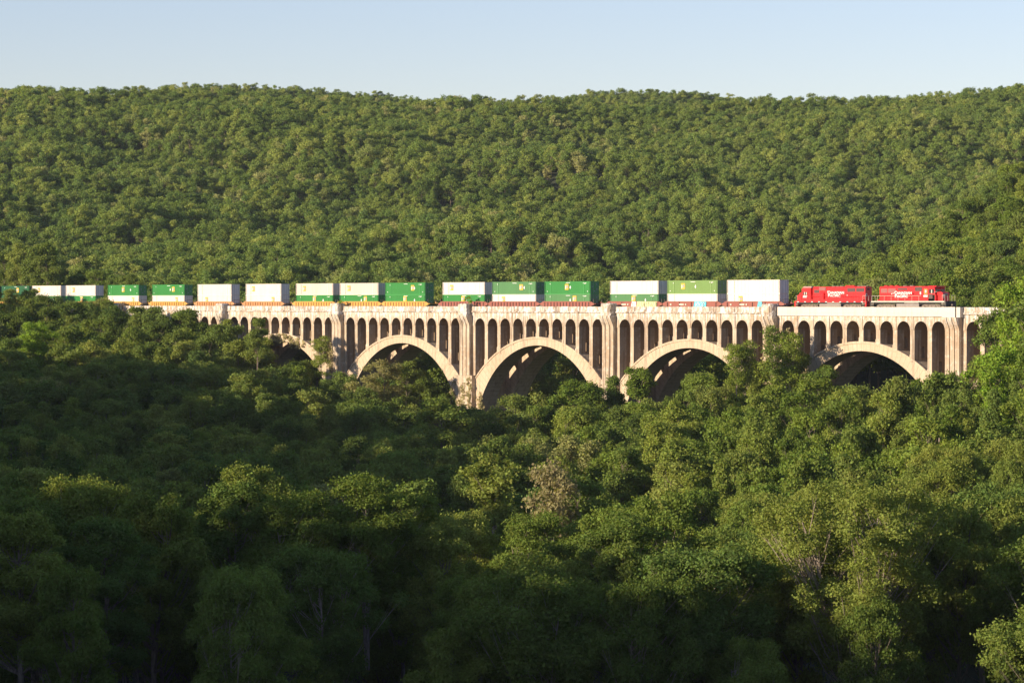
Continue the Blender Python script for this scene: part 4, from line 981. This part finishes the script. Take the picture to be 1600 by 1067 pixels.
# instanced woods (one object each)
def lib(name, vset):
    col = D.collections.new(name)
    for i, v in enumerate(vset):
        # crown and stem joined into one mesh for instancing
        a, b = v[0], v[1]; bm = bmesh.new(); bm.from_mesh(a); nf = len(bm.faces); bm.from_mesh(b); bm.faces.ensure_lookup_table()
        for f in bm.faces[nf:]: f.material_index = 1
        me = D.meshes.new('tree'); bm.to_mesh(me); bm.free(); me.materials.append(a.materials[0]); me.materials.append(b.materials[0])
        o = D.objects.new('%s_%02d' % (name, i), me); col.objects.link(o)
    return col
def woods(name, lst, col, label):
    me = D.meshes.new(name); me.vertices.add(len(lst))
    me.vertices.foreach_set('co', np.array([(t['x'], t['y'], t['z']) for t in lst], float).ravel())
    for an, ty, fn in (('vi', 'INT', lambda t: t['vi']), ('rot', 'FLOAT_VECTOR', lambda t: (0, 0, t['rot'])), ('scl', 'FLOAT_VECTOR', lambda t: (t['sx'], t['sx'], t['s']))):
        at = me.attributes.new(an, ty, 'POINT'); arr = np.array([fn(t) for t in lst], np.int32 if ty == 'INT' else np.float32)
        at.data.foreach_set('value' if ty == 'INT' else 'vector', arr.ravel())
    o = link(name, me); ng = D.node_groups.new(name, 'GeometryNodeTree')
    ng.interface.new_socket('Geometry', in_out='INPUT', socket_type='NodeSocketGeometry'); ng.interface.new_socket('Geometry', in_out='OUTPUT', socket_type='NodeSocketGeometry')
    gi = ng.nodes.new('NodeGroupInput'); go = ng.nodes.new('NodeGroupOutput')
    ci = ng.nodes.new('GeometryNodeCollectionInfo'); ci.inputs['Collection'].default_value = col; ci.inputs['Separate Children'].default_value = True; ci.inputs['Reset Children'].default_value = True
    ip = ng.nodes.new('GeometryNodeInstanceOnPoints'); ip.inputs['Pick Instance'].default_value = True
    m2p = ng.nodes.new('GeometryNodeMeshToPoints'); L = ng.links.new
    L(gi.outputs[0], m2p.inputs['Mesh']); L(m2p.outputs[0], ip.inputs['Points']); L(ci.outputs[0], ip.inputs['Instance'])
    for an, ty, sock in (('vi', 'INT', 'Instance Index'), ('rot', 'FLOAT_VECTOR', 'Rotation'), ('scl', 'FLOAT_VECTOR', 'Scale')):
        na = ng.nodes.new('GeometryNodeInputNamedAttribute'); na.data_type = ty; na.inputs['Name'].default_value = an
        if sock == 'Rotation':
            er = ng.nodes.new('FunctionNodeEulerToRotation'); L(na.outputs['Attribute'], er.inputs[0]); L(er.outputs[0], ip.inputs[sock])
        else: L(na.outputs['Attribute'], ip.inputs[sock])
    L(ip.outputs[0], go.inputs[0]); md = o.modifiers.new('scatter', 'NODES'); md.node_group = ng
    tag(o, label, 'woodland', None, 'stuff'); return o
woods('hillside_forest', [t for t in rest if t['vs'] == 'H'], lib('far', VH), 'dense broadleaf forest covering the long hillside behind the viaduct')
woods('valley_woods', [t for t in rest if t['vs'] == 'M'], lib('mid', VM), 'thick broadleaf woods filling the valley around the viaduct')
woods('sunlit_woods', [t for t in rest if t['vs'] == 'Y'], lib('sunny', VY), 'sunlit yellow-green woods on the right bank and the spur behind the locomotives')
woods('front_woods', [t for t in rest if t['vs'] == 'F'], lib('front', VF), 'dark leafy woods closest to the viewer below the viaduct')

# climbing ivy that has crept over the concrete
def ivy(blobs, n, seed, label):
    r = np.random.default_rng(seed); w_ = np.array([b[2]*b[3] for b in blobs]); bi = r.choice(len(blobs), n, p=w_/w_.sum()); B = np.array(blobs)[bi]
    th = r.random(n)*6.283; q = r.random(n)**.6; P = np.stack([B[:, 0]+np.cos(th)*q*B[:, 2], B[:, 4]-r.random(n)**2*.25, B[:, 1]+np.sin(th)*q*B[:, 3]], 1)
    keep = (np.sin(P[:, 0]*2.3+seed)+np.sin(P[:, 2]*1.9+P[:, 0])+r.normal(size=n)*.7) > -.3; P = P[keep]
    nn = r.normal(size=P.shape)*.5+np.array([0, -1, .3]); nn /= np.linalg.norm(nn, axis=1)[:, None]
    a = np.cross(nn, r.normal(size=P.shape)); a /= np.linalg.norm(a, axis=1)[:, None]; b = np.cross(nn, a); s_ = (.16+.2*r.random(len(P)))[:, None]
    V = np.stack([P-a*s_, P-b*s_*.7, P+a*s_, P+b*s_*.7], 1).reshape(-1, 3)
    me = D.meshes.new('ivy'); me.from_pydata(V.tolist(), [], np.arange(len(V)).reshape(-1, 4).tolist()); me.materials.append(M['leaf_dry'])
    t = link('ivy', me); tag(t, label, 'ivy')
X0 = PIER0
ivy([(X0, -24, 3.0, 6, -1.3), (X0+4.5, -25, 2.2, 5, -.2), (X0-4.8, -22, 2.0, 4.5, -.2), (X0+2, -19, 1.2, 3, -1.3)], 1500, 3, 'dry greyish ivy creeping over the foot of the pier left of the tallest arch')
ivy([(X0+2*SPAN, -12, 2.2, 7, -1.2), (X0+2*SPAN+4.5, -8, 1.6, 4, -.25), (X0+2*SPAN-.5, -22, 3, 5, -1.35), (X0+2*SPAN+9.5, -13, 1.2, 4, -.3)], 1500, 4, 'sparse ivy climbing the pier behind the two locomotives')
ivy([(X0-2*SPAN+25.8, -8.2, 5.5, 1.2, -.3), (X0-2*SPAN+33, -9.5, 4, 1.4, -.3), (X0-SPAN-2.5, -13, 1.4, 4, -1.3)], 1100, 5, 'dry ivy hanging over the small left arch')
# weeds on two pier caps, telegraph pole
def weed(x, z, seed, label, s=1.0):
    me, cs, rads = make_crown(seed, 1.9, 1.9, 420, .22, 7, zlow=.15, spray=5, sprad=.16); me.materials.append(M['leaf_bright'])
    t = empty('shrub', (x, -.6, z)); t.scale = (s, s, s); tag(t, label, 'shrub'); link('foliage', me, t); link('stem', make_trunk(seed, 1.9, 1.9, cs, rads, .04, 4, 1), t)
weed(PIER0+1.0, .45, 201, 'yellow-green weed growing on the pier cap in front of a green container')
weed(PIER0-SPAN+1.4, .4, 202, 'small weed on the pier cap below the gap between two cream containers', .8)
x, y = wxy((63-800)/FPX*905, 905)
mb = MB(); mb.tube([(0, 0, -8), (0, 0, 8.2)], [.16, .1], 8, None, True); mb.box(-1.1, 1.1, -.06, .06, 7.2, 7.35)
tag(mb.build('utility_pole', M['pale_bark'], None, (x, y, 0)), 'thin pale utility pole rising above the white containers at far left', 'pole')

# ------------------------------------------------------------------ evening haze in the valley air
hb = MB(); zl_, zh_ = float(Hg.min())-1, 175.0
ext_r, d0_, d1_ = 3600, -2100, 5600
c4 = [wxy(-ext_r, d0_), wxy(ext_r, d0_), wxy(ext_r, d1_), wxy(-ext_r, d1_)]
hb.add([(*p, zl_) for p in c4]+[(*p, zh_) for p in c4], [(3,2,1,0),(4,5,6,7),(0,1,5,4),(1,2,6,5),(2,3,7,6),(3,0,4,7)])
hm, hn, hbs = newmat('haze'); hn.nodes.remove(hbs); pv = hn.nodes.new('ShaderNodeVolumePrincipled')
pv.inputs['Density'].default_value = HAZE; pv.inputs['Color'].default_value = (.78, .88, 1, 1); pv.inputs['Anisotropy'].default_value = .0
hn.links.new(pv.outputs[0], hn.nodes['Material Output'].inputs['Volume'])
hb.build('haze', hm, kind='stuff')
print('ground', float(Hg.min()), float(Hg.max()))
